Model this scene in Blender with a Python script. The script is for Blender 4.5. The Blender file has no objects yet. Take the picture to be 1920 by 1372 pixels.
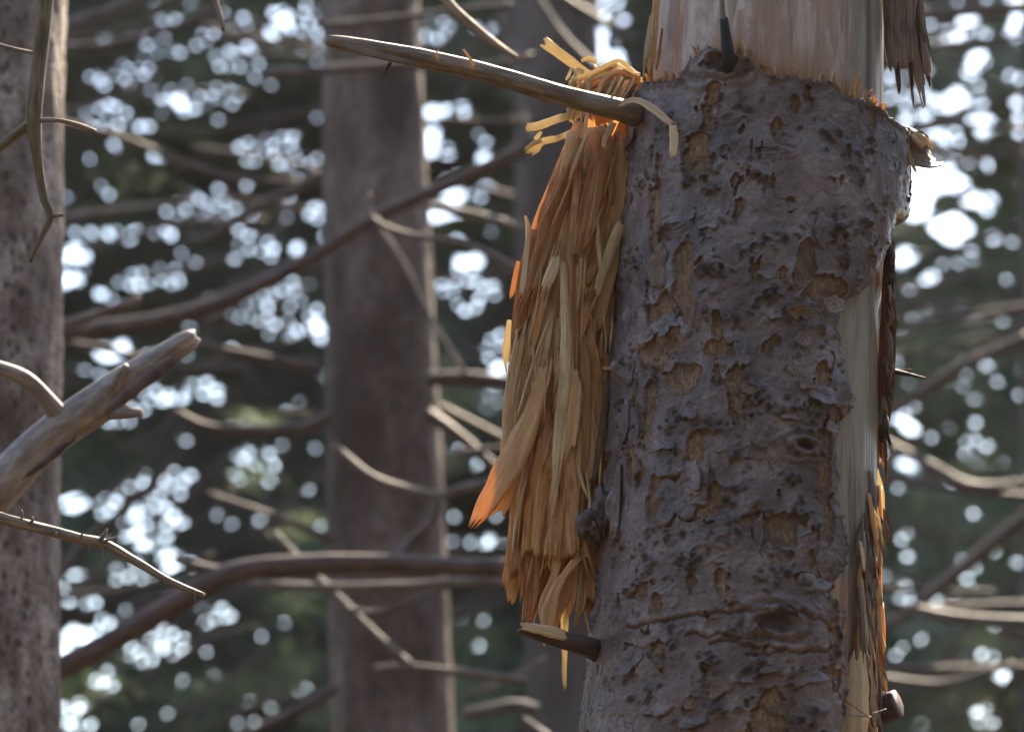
import bpy, math, random
import numpy as np
from mathutils import Vector

random.seed(7)
rng = np.random.default_rng(7)
SC = bpy.context.scene
COL = SC.collection

# ------------------------------------------------------------------ camera, sky, sun, exposure
PITCH = math.radians(14.0)
CAMZ = 1.60
LENS = 140.9
MAIN_Y = 3.6 * math.cos(PITCH)
cam_d = bpy.data.cameras.new('camera')
cam = bpy.data.objects.new('camera', cam_d); COL.objects.link(cam)
cam.location = (0, 0, CAMZ)
cam.rotation_euler = (math.pi / 2 + PITCH, 0, 0)
cam_d.lens = LENS; cam_d.sensor_width = 36.0
cam_d.clip_start = 0.05; cam_d.clip_end = 500
cam_d.dof.use_dof = True
cam_d.dof.focus_distance = 3.55
cam_d.dof.aperture_fstop = 7.4
SC.camera = cam

SUN_EL, SUN_AZ = math.radians(44), math.radians(20)      # azimuth to the right of the view axis
w = bpy.data.worlds.new('World'); SC.world = w; w.use_nodes = True
nt = w.node_tree
bg = nt.nodes['Background']
sky = nt.nodes.new('ShaderNodeTexSky'); sky.sky_type = 'NISHITA'
sky.sun_disc = False
sky.sun_elevation = SUN_EL
sky.sun_rotation = SUN_AZ
sky.air_density = 1.0; sky.dust_density = .5; sky.ozone_density = 1.6
nt.links.new(sky.outputs[0], bg.inputs[0])
bg.inputs[1].default_value = 0.11

sun_d = bpy.data.lights.new('sun', 'SUN'); sun_d.energy = 3.4; sun_d.angle = math.radians(0.5)
sun_d.color = (1.0, 0.94, 0.84)
sun = bpy.data.objects.new('sun', sun_d); COL.objects.link(sun)
sdir = Vector((math.sin(SUN_AZ) * math.cos(SUN_EL), math.cos(SUN_AZ) * math.cos(SUN_EL), math.sin(SUN_EL)))
sun.rotation_euler = sdir.to_track_quat('Z', 'Y').to_euler()
sun.location = (6, 14, 18)

vs = SC.view_settings
vs.view_transform = 'Standard'; vs.look = 'None'; vs.gamma = 1.0; vs.use_curve_mapping = False
vs.exposure = 2.65
vs.use_white_balance = True
vs.white_balance_temperature = 7800
vs.white_balance_tint = 12
SC.cycles.max_bounces = 7; SC.cycles.diffuse_bounces = 3; SC.cycles.transmission_bounces = 4
SC.cycles.use_adaptive_sampling = False
SC.cycles.use_denoising = True
SC.cycles.sample_clamp_indirect = 6

# ------------------------------------------------------------------ helpers
CP, SP = math.cos(PITCH), math.sin(PITCH)

def at(px, py, Y):
    """the point where the line of sight through a photograph pixel meets the upright plane y = Y"""
    u = (px - 960) / 1920 * 36 / LENS
    v = (686 - py) / 1920 * 36 / LENS
    k = Y / (CP - v * SP)
    return np.array((u * k, Y, CAMZ + (SP + v * CP) * k))

def pxm(Y):
    return Y / CP * 36 / LENS / 1920

_perm = rng.random((256, 256))
def vnoise(x, y, seed=0):
    x = np.asarray(x, float) + seed * 17.31; y = np.asarray(y, float) + seed * 9.77
    xi = np.floor(x).astype(int); yi = np.floor(y).astype(int)
    fx = x - xi; fy = y - yi
    fx = fx * fx * (3 - 2 * fx); fy = fy * fy * (3 - 2 * fy)
    a = _perm[xi % 256, yi % 256]; b = _perm[(xi + 1) % 256, yi % 256]
    c = _perm[xi % 256, (yi + 1) % 256]; d = _perm[(xi + 1) % 256, (yi + 1) % 256]
    return (a * (1 - fx) + b * fx) * (1 - fy) + (c * (1 - fx) + d * fx) * fy

def fbm(x, y, o=4, seed=0):
    s = 0; a = 1; n = 0
    for k in range(o):
        s = s + a * vnoise(np.asarray(x) * 2 ** k, np.asarray(y) * 2 ** k, seed + k * 3 + 1); n += a; a *= .5
    return s / n

def sstep(a, b, x):
    t = np.clip((x - a) / (b - a), 0, 1); return t * t * (3 - 2 * t)

def mesh_obj(name, V, F, mat, parent=None, uv=None, attr=None, smooth=True):
    me = bpy.data.meshes.new(name)
    V = np.asarray(V, np.float32)
    F = np.asarray(F, np.int32)
    nv, nf, k = len(V), len(F), F.shape[1]
    me.vertices.add(nv); me.vertices.foreach_set('co', V.ravel())
    me.loops.add(nf * k); me.loops.foreach_set('vertex_index', F.ravel())
    me.polygons.add(nf)
    me.polygons.foreach_set('loop_start', np.arange(0, nf * k, k, dtype=np.int32))
    me.polygons.foreach_set('use_smooth', np.full(nf, smooth))
    me.update(calc_edges=True)
    if uv is not None:
        l = me.uv_layers.new(name='UVMap')
        l.data.foreach_set('uv', np.asarray(uv, np.float32)[F.ravel()].ravel())
    if attr is not None:
        a = me.attributes.new('mask', 'FLOAT_COLOR', 'POINT')
        a.data.foreach_set('color', np.asarray(attr, np.float32).ravel())
    me.materials.append(mat)
    o = bpy.data.objects.new(name, me); COL.objects.link(o)
    if parent is not None: o.parent = parent
    return o

def empty(name, loc, label, cat, group=None):
    o = bpy.data.objects.new(name, None); COL.objects.link(o)
    o.empty_display_size = 0.1
    tag(o, label, cat, group)
    o['base'] = tuple(float(c) for c in loc)
    return o

def tag(o, label, cat, group=None):
    o['label'] = label; o['category'] = cat
    if group: o['group'] = group

def smooth_path(P, n):
    P = np.asarray(P, float)
    if len(P) == 2:
        t = np.linspace(0, 1, n)[:, None]; return P[0] * (1 - t) + P[1] * t
    Q = np.vstack([2 * P[0] - P[1], P, 2 * P[-1] - P[-2]])
    d = np.r_[0, np.cumsum(np.linalg.norm(np.diff(P[:, :3], axis=0), axis=1))]
    u = np.linspace(0, d[-1], n)
    i = np.clip(np.searchsorted(d, u, side='right') - 1, 0, len(P) - 2)
    f = ((u - d[i]) / np.maximum(d[i + 1] - d[i], 1e-9))[:, None]
    p0, p1, p2, p3 = Q[i], Q[i + 1], Q[i + 2], Q[i + 3]
    return .5 * (2 * p1 + (p2 - p0) * f + (2 * p0 - 5 * p1 + 4 * p2 - p3) * f ** 2 + (3 * p1 - p0 - 3 * p2 + p3) * f ** 3)

def frames(C):
    T = np.gradient(C, axis=0); T /= np.linalg.norm(T, axis=1)[:, None] + 1e-12
    n0 = np.cross(T[0], (0.3, -1, 0.2)); n0 /= np.linalg.norm(n0)
    N = [n0]
    for k in range(1, len(C)):
        v = N[-1] - T[k] * np.dot(N[-1], T[k]); N.append(v / np.linalg.norm(v))
    N = np.array(N); return T, N, np.cross(T, N)

def tube_geo(P, R, n=24, sides=12, rough=0.08, seed=0, jag=0.0):
    """bent tapering limb: P control points, R control radii; both ends closed"""
    P = np.asarray(P, float); R = np.asarray(R, float)
    CR = smooth_path(np.c_[P, R], n); C, r = CR[:, :3], np.maximum(CR[:, 3], 1e-4)
    L = np.r_[0, np.cumsum(np.linalg.norm(np.diff(C, axis=0), axis=1))]
    T, N, B = frames(C)
    a = np.linspace(0, 2 * math.pi, sides, endpoint=False)
    rr = r.mean()
    A = a[None, :] + 0 * L[:, None]
    nz = fbm(np.cos(A) * 1.4 + 5 + seed, L[:, None] / (rr * 5) + np.sin(A) * 1.4, 3, seed % 50) - .5
    nz2 = vnoise(A * sides / 6.2832, L[:, None] / (rr * 14), seed % 50 + 3) - .5
    RR = r[:, None] * (1 + rough * 2 * nz + rough * .8 * nz2)
    if jag:
        C = C.copy()
    V = C[:, None] + RR[..., None] * (np.cos(A)[..., None] * N[:, None] + np.sin(A)[..., None] * B[:, None])
    if jag:
        jj = np.random.default_rng(seed).random(sides)
        V[-1] += T[-1] * (jj * jag)[:, None]
    V = V.reshape(-1, 3)
    uv = np.c_[np.tile(np.arange(sides) / sides, n), np.repeat(L, sides)]
    i, j = np.meshgrid(np.arange(n - 1), np.arange(sides), indexing='ij')
    j2 = (j + 1) % sides
    F = np.stack([i * sides + j, i * sides + j2, (i + 1) * sides + j2, (i + 1) * sides + j], -1).reshape(-1, 4)
    c0 = len(V); V = np.vstack([V, C[0], C[-1] - T[-1] * jag * .3]); uv = np.vstack([uv, [0, 0], [0, L[-1]]])
    j = np.arange(sides); j2 = (j + 1) % sides
    F = np.vstack([F, np.c_[j2, j, np.full(sides, c0), np.full(sides, c0)][:, [0, 1, 2, 2]],
                   np.c_[(n - 1) * sides + j, (n - 1) * sides + j2, np.full(sides, c0 + 1), np.full(sides, c0 + 1)]])
    return V, F, uv

def poly_obj(name, V, F, mat, parent=None, uv=None):
    """faces may repeat their last index (triangles)"""
    me = bpy.data.meshes.new(name)
    me.from_pydata([tuple(v) for v in V], [], [tuple(f) if f[2] != f[3] else tuple(f[:3]) for f in F.tolist()])
    me.polygons.foreach_set('use_smooth', np.full(len(me.polygons), True))
    if uv is not None:
        l = me.uv_layers.new(name='UVMap')
        idx = np.empty(len(me.loops), np.int32); me.loops.foreach_get('vertex_index', idx)
        l.data.foreach_set('uv', np.asarray(uv, np.float32)[idx].ravel())
    me.materials.append(mat)
    o = bpy.data.objects.new(name, me); COL.objects.link(o)
    if parent is not None: o.parent = parent
    return o

_sd = [100]
def limb(name, pts, mat, parent=None, n=None, sides=12, rough=0.08, jag=0.0):
    """pts: (px, py, Y, width in pixels)"""
    _sd[0] += 1
    P = [at(p[0], p[1], p[2]) for p in pts]; R = [p[3] * .5 * pxm(p[2]) for p in pts]
    V, F, uv = tube_geo(P, R, n or max(10, 7 * len(pts)), sides, rough, _sd[0], jag)
    return poly_obj(name, V, F, mat, parent, uv)

def ribbon_geo(P, W, thick=0.0012, twist=(0, 0), n=14, k=6, rag=(0, .15), arch=.15, seed=0, face=(0, -1, 0.1)):
    """thin splinter of wood: a swept, slightly arched strip with torn ends"""
    r = np.random.default_rng(seed)
    P = np.asarray(P, float); W = np.asarray(W, float)
    base = smooth_path(np.c_[P, W], 40)
    C, wd = base[:, :3], np.maximum(base[:, 3], 2e-4)
    T = np.gradient(C, axis=0); T /= np.linalg.norm(T, axis=1)[:, None] + 1e-12
    S = np.cross(T, np.asarray(face, float)); S /= np.linalg.norm(S, axis=1)[:, None] + 1e-9
    Nn = np.cross(S, T)
    tw = np.linspace(twist[0], twist[1], 40)[:, None]
    S, Nn = S * np.cos(tw) + Nn * np.sin(tw), Nn * np.cos(tw) - S * np.sin(tw)
    x = np.linspace(-.5, .5, k)
    e0 = rag[0] * r.random(k); e1 = 1 - rag[1] * r.random(k)
    v = np.linspace(0, 1, n)[:, None]
    t = e0[None] + (e1 - e0)[None] * v                      # n x k
    ti = t * 39; i0 = np.clip(ti.astype(int), 0, 38); f = (ti - i0)[..., None]
    Ci = C[i0] * (1 - f) + C[i0 + 1] * f; Si = S[i0] * (1 - f) + S[i0 + 1] * f
    Ni = Nn[i0] * (1 - f) + Nn[i0 + 1] * f; wi = (wd[i0] * (1 - f[..., 0]) + wd[i0 + 1] * f[..., 0])
    edge = 1 + .12 * (vnoise(v * 9, x[None] * 0 + seed % 97, 1) - .5) * 2
    ridge = (vnoise(x[None] * 7 + seed % 31, v * 1.5, 2) - .5) * .22
    X = x[None] * wi * edge
    Z = (arch * (.25 - x[None] ** 2) * wi + ridge * wi * .6)
    top = Ci + Si * X[..., None] + Ni * (Z + thick / 2)[..., None]
    bot = Ci + Si * X[..., None] + Ni * (Z - thick / 2)[..., None]
    V = np.concatenate([top.reshape(-1, 3), bot.reshape(-1, 3)])
    L = np.linalg.norm(np.diff(C, axis=0), axis=1).sum()
    uv1 = np.stack([X + seed * .137 % 7, t * L + seed * .31 % 5], -1).reshape(-1, 2)
    uv = np.vstack([uv1, uv1])
    i, j = np.meshgrid(np.arange(n - 1), np.arange(k - 1), indexing='ij')
    q = np.stack([i * k + j, i * k + j + 1, (i + 1) * k + j + 1, (i + 1) * k + j], -1).reshape(-1, 4)
    o = n * k
    F = [q[:, ::-1], q + o]
    i = np.arange(n - 1)
    F.append(np.stack([i * k, (i + 1) * k, (i + 1) * k + o, i * k + o], -1)[:, ::-1])
    F.append(np.stack([i * k + k - 1, (i + 1) * k + k - 1, (i + 1) * k + k - 1 + o, i * k + k - 1 + o], -1))
    j = np.arange(k - 1)
    F.append(np.stack([j, j + 1, j + 1 + o, j + o], -1))
    b = (n - 1) * k
    F.append(np.stack([b + j, b + j + 1, b + j + 1 + o, b + j + o], -1)[:, ::-1])
    return V, np.vstack(F), uv

def splinter(pts, mat, parent, name='splinter', thick=.0012, twist=(0, 0), rag=(0, .12), n=14, k=6, arch=.15, face=(0, -1, .1)):
    _sd[0] += 1
    P = [at(p[0], p[1], p[2]) for p in pts]; W = [p[3] * pxm(p[2]) for p in pts]
    V, F, uv = ribbon_geo(P, W, thick, twist, n, k, rag, arch, _sd[0], face)
    return mesh_obj(name, V, F, mat, parent, uv)

# ------------------------------------------------------------------ materials
class N:
    def __init__(s, name, rough=.7):
        s.m = bpy.data.materials.new(name); s.m.use_nodes = True
        s.t = s.m.node_tree; s.b = s.t.nodes['Principled BSDF']; s.out = s.t.nodes['Material Output']
        s.b.inputs['Roughness'].default_value = rough
        s.b.inputs['Specular IOR Level'].default_value = .3
    def n(s, typ, **kw):
        x = s.t.nodes.new('ShaderNode' + typ)
        for k, v in kw.items():
            if k in x.inputs: x.inputs[k].default_value = v
            else: setattr(x, k, v)
        return x
    def l(s, a, b): s.t.links.new(a, b)
    def mapped(s, out, scale):
        mp = s.n('Mapping'); s.l(out, mp.inputs['Vector']); mp.inputs['Scale'].default_value = scale; return mp.outputs[0]
    def noise(s, vec, scale=5, detail=4, rough=.55, dist=0):
        x = s.n('TexNoise', Scale=scale, Detail=detail, Roughness=rough, Distortion=dist)
        if vec is not None: s.l(vec, x.inputs['Vector'])
        return x.outputs['Fac']
    def ramp(s, fac, stops):
        x = s.n('ValToRGB'); s.l(fac, x.inputs[0]); cr = x.color_ramp
        while len(cr.elements) < len(stops): cr.elements.new(.5)
        for e, (p, c) in zip(cr.elements, stops):
            e.position = p; e.color = (*c, 1) if not isinstance(c, (int, float)) else (c, c, c, 1)
        return x.outputs[0]
    def mix(s, fac, a, b, blend='MIX'):
        x = s.n('Mix', data_type='RGBA', blend_type=blend)
        for sock, v in ((x.inputs['Factor'], fac), (x.inputs['A'], a), (x.inputs['B'], b)):
            pass
        socks = [x.inputs[0], x.inputs[6], x.inputs[7]]
        for sock, v in zip(socks, (fac, a, b)):
            if isinstance(v, bpy.types.NodeSocket): s.l(v, sock)
            elif isinstance(v, (int, float)): sock.default_value = v
            else: sock.default_value = (*v, 1)
        return x.outputs[2]
    def math(s, op, a, b=0.0):
        x = s.n('Math', operation=op)
        for sock, v in zip(x.inputs, (a, b)):
            if isinstance(v, bpy.types.NodeSocket): s.l(v, sock)
            else: sock.default_value = v
        return x.outputs[0]
    def col(s, c): s.l(c, s.b.inputs['Base Color'])
    def bump(s, h, strength=.4, dist=.001):
        x = s.n('Bump', Strength=strength, Distance=dist); s.l(h, x.inputs['Height']); s.l(x.outputs[0], s.b.inputs['Normal'])
    def obj(s): return s.n('TexCoord').outputs['Object']
    def uv(s): return s.n('TexCoord').outputs['UV']
    def rnd(s): return s.n('ObjectInfo').outputs['Random']
    def translucent(s, colour, fac):
        tr = s.n('BsdfTranslucent'); mx = s.n('MixShader')
        if isinstance(colour, bpy.types.NodeSocket): s.l(colour, tr.inputs[0])
        else: tr.inputs[0].default_value = (*colour, 1)
        mx.inputs[0].default_value = fac
        s.l(s.b.outputs[0], mx.inputs[1]); s.l(tr.outputs[0], mx.inputs[2]); s.l(mx.outputs[0], s.out.inputs[0])

def mat_bark_main():
    m = N('spruce_bark', .40); m.b.inputs['Specular IOR Level'].default_value = .5
    a = m.n('Attribute', attribute_name='mask'); sp = m.n('SeparateColor'); m.l(a.outputs['Color'], sp.inputs[0])
    fl, wt, cr = sp.outputs[0], sp.outputs[1], sp.outputs[2]; tone = a.outputs['Alpha']
    o = m.obj()
    n1 = m.noise(o, 28, 5, .6); n2 = m.noise(o, 150, 4, .65); n3 = m.noise(m.mapped(o, (1, 1, .35)), 420, 3, .6)
    plate = m.ramp(n1, [(.34, (.066, .038, .030)), (.47, (.126, .083, .073)), (.62, (.215, .160, .148))])
    red = m.mix(m.ramp(m.noise(o, 45, 4, .6), [(.50, 0), (.64, .6)]), plate, (.130, .058, .042))
    p2 = m.mix(m.ramp(n2, [(.35, .55), (.62, 0)]), red, (.080, .060, .058))
    inner = m.ramp(n3, [(.3, (.115, .060, .033)), (.5, (.20, .118, .067)), (.7, (.29, .19, .115))])
    inner2 = m.mix(m.ramp(m.noise(o, 60, 4, .6), [(.45, 0), (.62, .8)]), inner, (.105, .062, .045))
    c = m.mix(fl, p2, inner2)
    wc = m.ramp(n2, [(.35, (.016, .011, .009)), (.6, (.052, .040, .032))])
    c = m.mix(m.math('MULTIPLY', wt, .95), c, wc)
    c = m.mix(cr, c, (.060, .036, .028))
    hv = m.n('HueSaturation', Saturation=1.0); m.l(c, hv.inputs['Color']); m.l(m.math('MULTIPLY_ADD', tone, .7), hv.inputs['Value'])
    hv.inputs['Value'].default_value = 1
    x = m.n('Math', operation='MULTIPLY_ADD'); m.l(tone, x.inputs[0]); x.inputs[1].default_value = .9; x.inputs[2].default_value = .55
    m.l(x.outputs[0], hv.inputs['Value'])
    m.col(hv.outputs[0])
    rg = m.n('MapRange'); m.l(m.math('MAXIMUM', wt, m.math('MAXIMUM', fl, cr)), rg.inputs[0]); rg.inputs[3].default_value = .43; rg.inputs[4].default_value = .95; m.l(rg.outputs[0], m.b.inputs['Roughness'])
    m.bump(m.math('ADD', m.math('MULTIPLY', n2, 1.2), n3), .8, .0018)
    return m.m

def mat_bark_far(name, dark, mid, pale, spot, scale=1.0, spots=.5):
    m = N(name, .85); o = m.obj()
    n1 = m.noise(m.mapped(o, (1, 1, .5)), 9 * scale, 6, .65); n2 = m.noise(o, 60 * scale, 4, .6)
    c = m.ramp(n1, [(.38, dark), (.5, mid), (.60, pale)])
    v = m.n('TexVoronoi', Scale=38 * scale, Randomness=1.0); m.l(m.mapped(o, (1, 1, .6)), v.inputs['Vector'])
    vd = m.math('ADD', v.outputs['Distance'], m.math('MULTIPLY', m.math('SUBTRACT', m.noise(o, 26 * scale, 3, .6), .5), .9))
    c = m.mix(m.math('MULTIPLY', m.ramp(vd, [(.16, 1), (.40, 0)]), spots), c, spot)
    c = m.mix(m.ramp(n2, [(.4, .5), (.6, 0)]), c, dark)
    m.col(c); m.bump(m.math('ADD', n1, n2), .9, .006)
    return m.m

def mat_deadwood(name, dark, mid, pale, sc=1.0):
    m = N(name, .6); u = m.uv()
    n1 = m.noise(m.mapped(u, (14, 30 * sc, 1)), 1, 5, .6, .4); n2 = m.noise(m.mapped(u, (40, 90 * sc, 1)), 1, 3, .6)
    c = m.ramp(n1, [(.3, dark), (.5, mid), (.7, pale)])
    c = m.mix(m.ramp(m.noise(m.mapped(u, (3, 22 * sc, 1)), 1, 4, .6), [(.5, 0), (.66, .7)]), c, dark)
    c = m.mix(m.math('MULTIPLY', m.rnd(), .5), c, dark)
    m.col(c); m.bump(m.math('ADD', n1, n2), .5, .0015)
    return m.m

def mat_splinter(name, dark, mid, pale, trans, tf, sat=1.0):
    m = N(name, .55); u = m.uv()
    n1 = m.noise(m.mapped(u, (420, 14, 1)), 1, 5, .6, .3); n2 = m.noise(m.mapped(u, (1500, 30, 1)), 1, 3, .6)
    n3 = m.noise(m.mapped(u, (90, 30, 1)), 1, 4, .6)
    c = m.ramp(m.math('ADD', m.math('MULTIPLY', n1, .7), m.math('MULTIPLY', n2, .3)), [(.37, dark), (.47, mid), (.62, pale)])
    c = m.mix(m.ramp(n3, [(.50, 0), (.66, .8)]), c, dark)
    c = m.mix(m.ramp(m.rnd(), [(0, .55), (.35, 0), (1, 0)]), c, dark)
    c = m.mix(m.ramp(m.rnd(), [(.55, 0), (1, .7)]), c, pale)
    m.col(c); m.bump(m.math('ADD', n1, n2), 1.0, .0016)
    m.translucent(trans, tf)
    return m.m

def mat_core():
    m = N('peeled_wood', .5); u = m.uv()
    a = m.n('Attribute', attribute_name='mask'); sp = m.n('SeparateColor'); m.l(a.outputs['Color'], sp.inputs[0])
    n1 = m.noise(m.mapped(u, (75, 11, 1)), 1, 6, .6, .8); n2 = m.noise(m.mapped(u, (600, 22, 1)), 1, 4, .6)
    n3 = m.noise(m.mapped(u, (30, 18, 1)), 1, 5, .6, .6)
    c = m.ramp(n1, [(.36, (.24, .145, .105)), (.48, (.38, .275, .22)), (.62, (.50, .405, .345))])
    c = m.mix(m.ramp(n3, [(.47, 0), (.60, .75)]), c, (.31, .19, .135))
    c = m.mix(m.math('MULTIPLY', m.ramp(n2, [(.4, 1), (.58, 0)]), .16), c, (.30, .19, .12))
    c = m.mix(sp.outputs[1], c, m.mix(.5, m.ramp(n1, [(.38, (.17, .135, .098)), (.62, (.34, .29, .225))]), m.ramp(n2, [(.38, (.14, .108, .076)), (.62, (.31, .265, .205))])))
    c = m.mix(sp.outputs[0], c, m.ramp(n2, [(.3, (.21, .085, .038)), (.55, (.36, .17, .085)), (.75, (.48, .28, .16))]))
    c = m.mix(sp.outputs[2], c, (.062, .040, .030))
    m.col(c); m.bump(m.math('ADD', n1, n2), .45, .001)
    return m.m

def mat_needles(name, cols, trans, tf):
    m = N(name, .6)
    a = m.n('Attribute', attribute_name='mask'); sp = m.n('SeparateColor'); m.l(a.outputs['Color'], sp.inputs[0])
    c = m.ramp(sp.outputs[0], [(i / (len(cols) - 1), k) for i, k in enumerate(cols)])
    m.col(c); m.translucent(trans, tf)
    return m.m

M = {}
M['bark'] = mat_bark_main()
M['core'] = mat_core()
M['bark_left'] = mat_bark_far('speckled_bark', (.085, .058, .046), (.21, .160, .138), (.36, .30, .265), (.030, .019, .015), 2.1, .9)
M['bark_mid'] = mat_bark_far('brown_bark', (.050, .029, .021), (.105, .068, .054), (.17, .122, .102), (.04, .028, .024), .8, .4)
M['bark_dark'] = mat_bark_far('dark_bark', (.040, .027, .023), (.066, .046, .040), (.10, .075, .066), (.03, .022, .018), .8, .3)
M['dead'] = mat_deadwood('weathered_branch', (.10, .066, .045), (.22, .16, .115), (.36, .29, .225))
M['dead_dark'] = mat_deadwood('brown_branch', (.035, .020, .015), (.080, .048, .036), (.145, .10, .08))
M['dead_grey'] = mat_deadwood('grey_branch', (.12, .092, .075), (.23, .185, .155), (.38, .33, .29))
M['char'] = mat_deadwood('blackened_stub', (.012, .010, .009), (.026, .021, .019), (.06, .048, .042))
M['dead_far'] = mat_deadwood('far_branch', (.055, .038, .030), (.125, .092, .075), (.21, .17, .145))
M['wood'] = mat_splinter('torn_wood', (.27, .092, .030), (.68, .345, .135), (.84, .55, .285), (.95, .50, .16), .30)
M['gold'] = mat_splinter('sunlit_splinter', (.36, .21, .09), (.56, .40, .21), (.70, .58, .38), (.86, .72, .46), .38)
M['shaving'] = mat_splinter('pale_shaving', (.42, .235, .11), (.72, .475, .255), (.86, .66, .42), (.9, .55, .26), .2)
M['tatter'] = mat_splinter('grey_tatter', (.10, .064, .050), (.20, .135, .105), (.34, .26, .215), (.35, .2, .1), .05)
M['inner_bark_and_shade'] = mat_splinter('inner_bark_and_shade', (.065, .030, .018), (.15, .075, .042), (.26, .15, .09), (.40, .16, .05), .12)  # inner bark; also colours the strips that stand for shadow gaps
M['shaded_orange'] = mat_splinter('shaded_torn_wood', (.22, .075, .027), (.42, .165, .06), (.56, .28, .13), (.85, .40, .13), .25)  # deeper orange torn wood; shade between the splinters is put into its colour

# ------------------------------------------------------------------ ground
def build_ground():
    n = 90
    g = np.linspace(-1, 1, n); g = np.sign(g) * np.abs(g) ** 2.2 * 220
    X, Yv = np.meshgrid(g, g, indexing='ij')
    Z = (fbm(X / 4, Yv / 4, 4, 3) - .5) * .5 - .05
    i, j = np.meshgrid(np.arange(n - 1), np.arange(n - 1), indexing='ij')
    F = np.stack([i * n + j, (i + 1) * n + j, (i + 1) * n + j + 1, i * n + j + 1], -1).reshape(-1, 4)
    m = N('needle_litter', .95); o = m.obj()
    m.col(m.ramp(m.noise(o, 3, 8, .7), [(.3, (.035, .024, .015)), (.5, (.085, .055, .033)), (.7, (.075, .085, .03))]))
    m.bump(m.noise(o, 30, 6, .7), .8, .03)
    o = mesh_obj('ground', np.stack([X, Yv, Z], -1).reshape(-1, 3), F, m.m)
    o['kind'] = 'structure'
build_ground()

# ------------------------------------------------------------------ the torn spruce
tree = empty('spruce_tree', (0, 0, 0), 'stout spruce trunk with flaking purple-grey bark and torn orange wood hanging from its side', 'tree')

AX0 = at(1438, 200, MAIN_Y); AX1 = at(1396, 1372, MAIN_Y)
AXD = (AX0 - AX1) / (AX0[2] - AX1[2])                       # per metre of height
def axis(z): return AX1[None] + AXD[None] * (np.asarray(z, float).reshape(-1, 1) - AX1[2])
Z_TOP = at(960, -140, MAIN_Y)[2]; Z_BOT = at(960, 1530, MAIN_Y)[2]
def R_bark(z):
    f = (np.asarray(z, float) - AX1[2]) / (AX0[2] - AX1[2]); return .1400 + (.1232 - .1400) * f
def R_core(z):
    f = (np.asarray(z, float) - AX1[2]) / (AX0[2] - AX1[2]); return .1215 + (.1060 - .1215) * f
E1, E2 = np.array((0, -1, 0)), np.array((1, 0, 0))

def st(px, py, core=False):
    """pixel -> (theta, z) on the front of the trunk"""
    d = at(px, py, MAIN_Y) - np.array((0, 0, CAMZ)); c0 = np.array((0, 0, CAMZ))
    lo, hi = .9, 1.0
    def g(k):
        p = c0 + d * k; a = axis(p[2])[0]; return math.hypot(p[0] - a[0], p[1] - a[1]) - (R_core(p[2]) if core else R_bark(p[2]))
    if g(1.0) > 0:                                           # misses: clamp to silhouette
        p = c0 + d; a = axis(p[2])[0]; return (math.copysign(math.pi / 2, p[0] - a[0]), p[2])
    for _ in range(40):
        m_ = (lo + hi) / 2
        if g(m_) > 0: lo = m_
        else: hi = m_
    p = c0 + d * hi; a = axis(p[2])[0]
    return (math.atan2(p[0] - a[0], -(p[1] - a[1])), p[2])

def on_trunk(th, z, r):
    th = np.asarray(th, float); z = np.asarray(z, float); r = np.asarray(r, float)
    return axis(z.ravel()).reshape(z.shape + (3,)) + r[..., None] * (np.sin(th)[..., None] * E2 + np.cos(th)[..., None] * E1)

# bark outline: upper torn edge (theta -> z) and right edge of the peeled strip (z -> theta)
top_px = [(1186, 185), (1215, 160), (1262, 154), (1284, 148), (1300, 120), (1328, 102), (1365, 97), (1405, 108), (1428, 134), (1446, 142), (1490, 146), (1540, 160), (1590, 178), (1640, 200), (1680, 228)]
TOPE = np.array([st(*p) for p in top_px])
right_px = [(1604, 543), (1566, 560), (1556, 590), (1562, 640), (1574, 690), (1592, 735), (1584, 765), (1560, 790), (1552, 850), (1558, 900), (1566, 980), (1574, 1050), (1548, 1085), (1540, 1110), (1566, 1150), (1574, 1210), (1570, 1290), (1566, 1372), (1566, 1560)]
RIGE = np.array([(4.0, st(1680, 330)[1]), (1.9, st(1680, 370)[1]), st(1680, 405), st(1666, 450), st(1648, 490), st(1625, 522)] + [st(*p) for p in right_px])
Z_STRIP = RIGE[6, 1]

flake_px = [(1287, 535, 24, 80, .05), (1250, 600, 40, 42, 0), (1240, 655, 46, 50, 0), (1308, 285, 34, 34, 0), (1322, 312, 20, 14, 0), (1236, 390, 15, 80, 0),
  (1385, 725, 17, 58, 0), (1305, 850, 22, 36, 0), (1262, 935, 46, 52, 0), (1424, 985, 20, 46, .3), (1462, 1000, 46, 34, 0), (1440, 1330, 30, 40, 0),
  (1508, 490, 22, 46, -.2), (1456, 248, 12, 32, 0), (1545, 550, 40, 30, .4), (1222, 780, 16, 70, 0), (1290, 705, 32, 26, 0), (1345, 655, 32, 14, 0),
  (1342, 940, 12, 28, 0), (1190, 860, 12, 50, 0), (1545, 870, 16, 70, 0), (1352, 1092, 8, 22, 0), (1560, 1180, 12, 100, 0), (1300, 965, 40, 20, 0),
  (1490, 205, 10, 22, 0), (1480, 385, 9, 20, .2), (1455, 640, 10, 10, 0), (1540, 700, 14, 24, .2), (1385, 400, 9, 22, -.3), (1210, 1110, 14, 16, 0), (1500, 1085, 22, 10, 0),
  (1365, 290, 9, 16, 0), (1465, 515, 9, 12, 0), (1552, 975, 10, 40, 0), (1380, 1140, 10, 9, 0), (1240, 1130, 10, 20, .2), (1296, 775, 10, 16, 0)]
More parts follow.
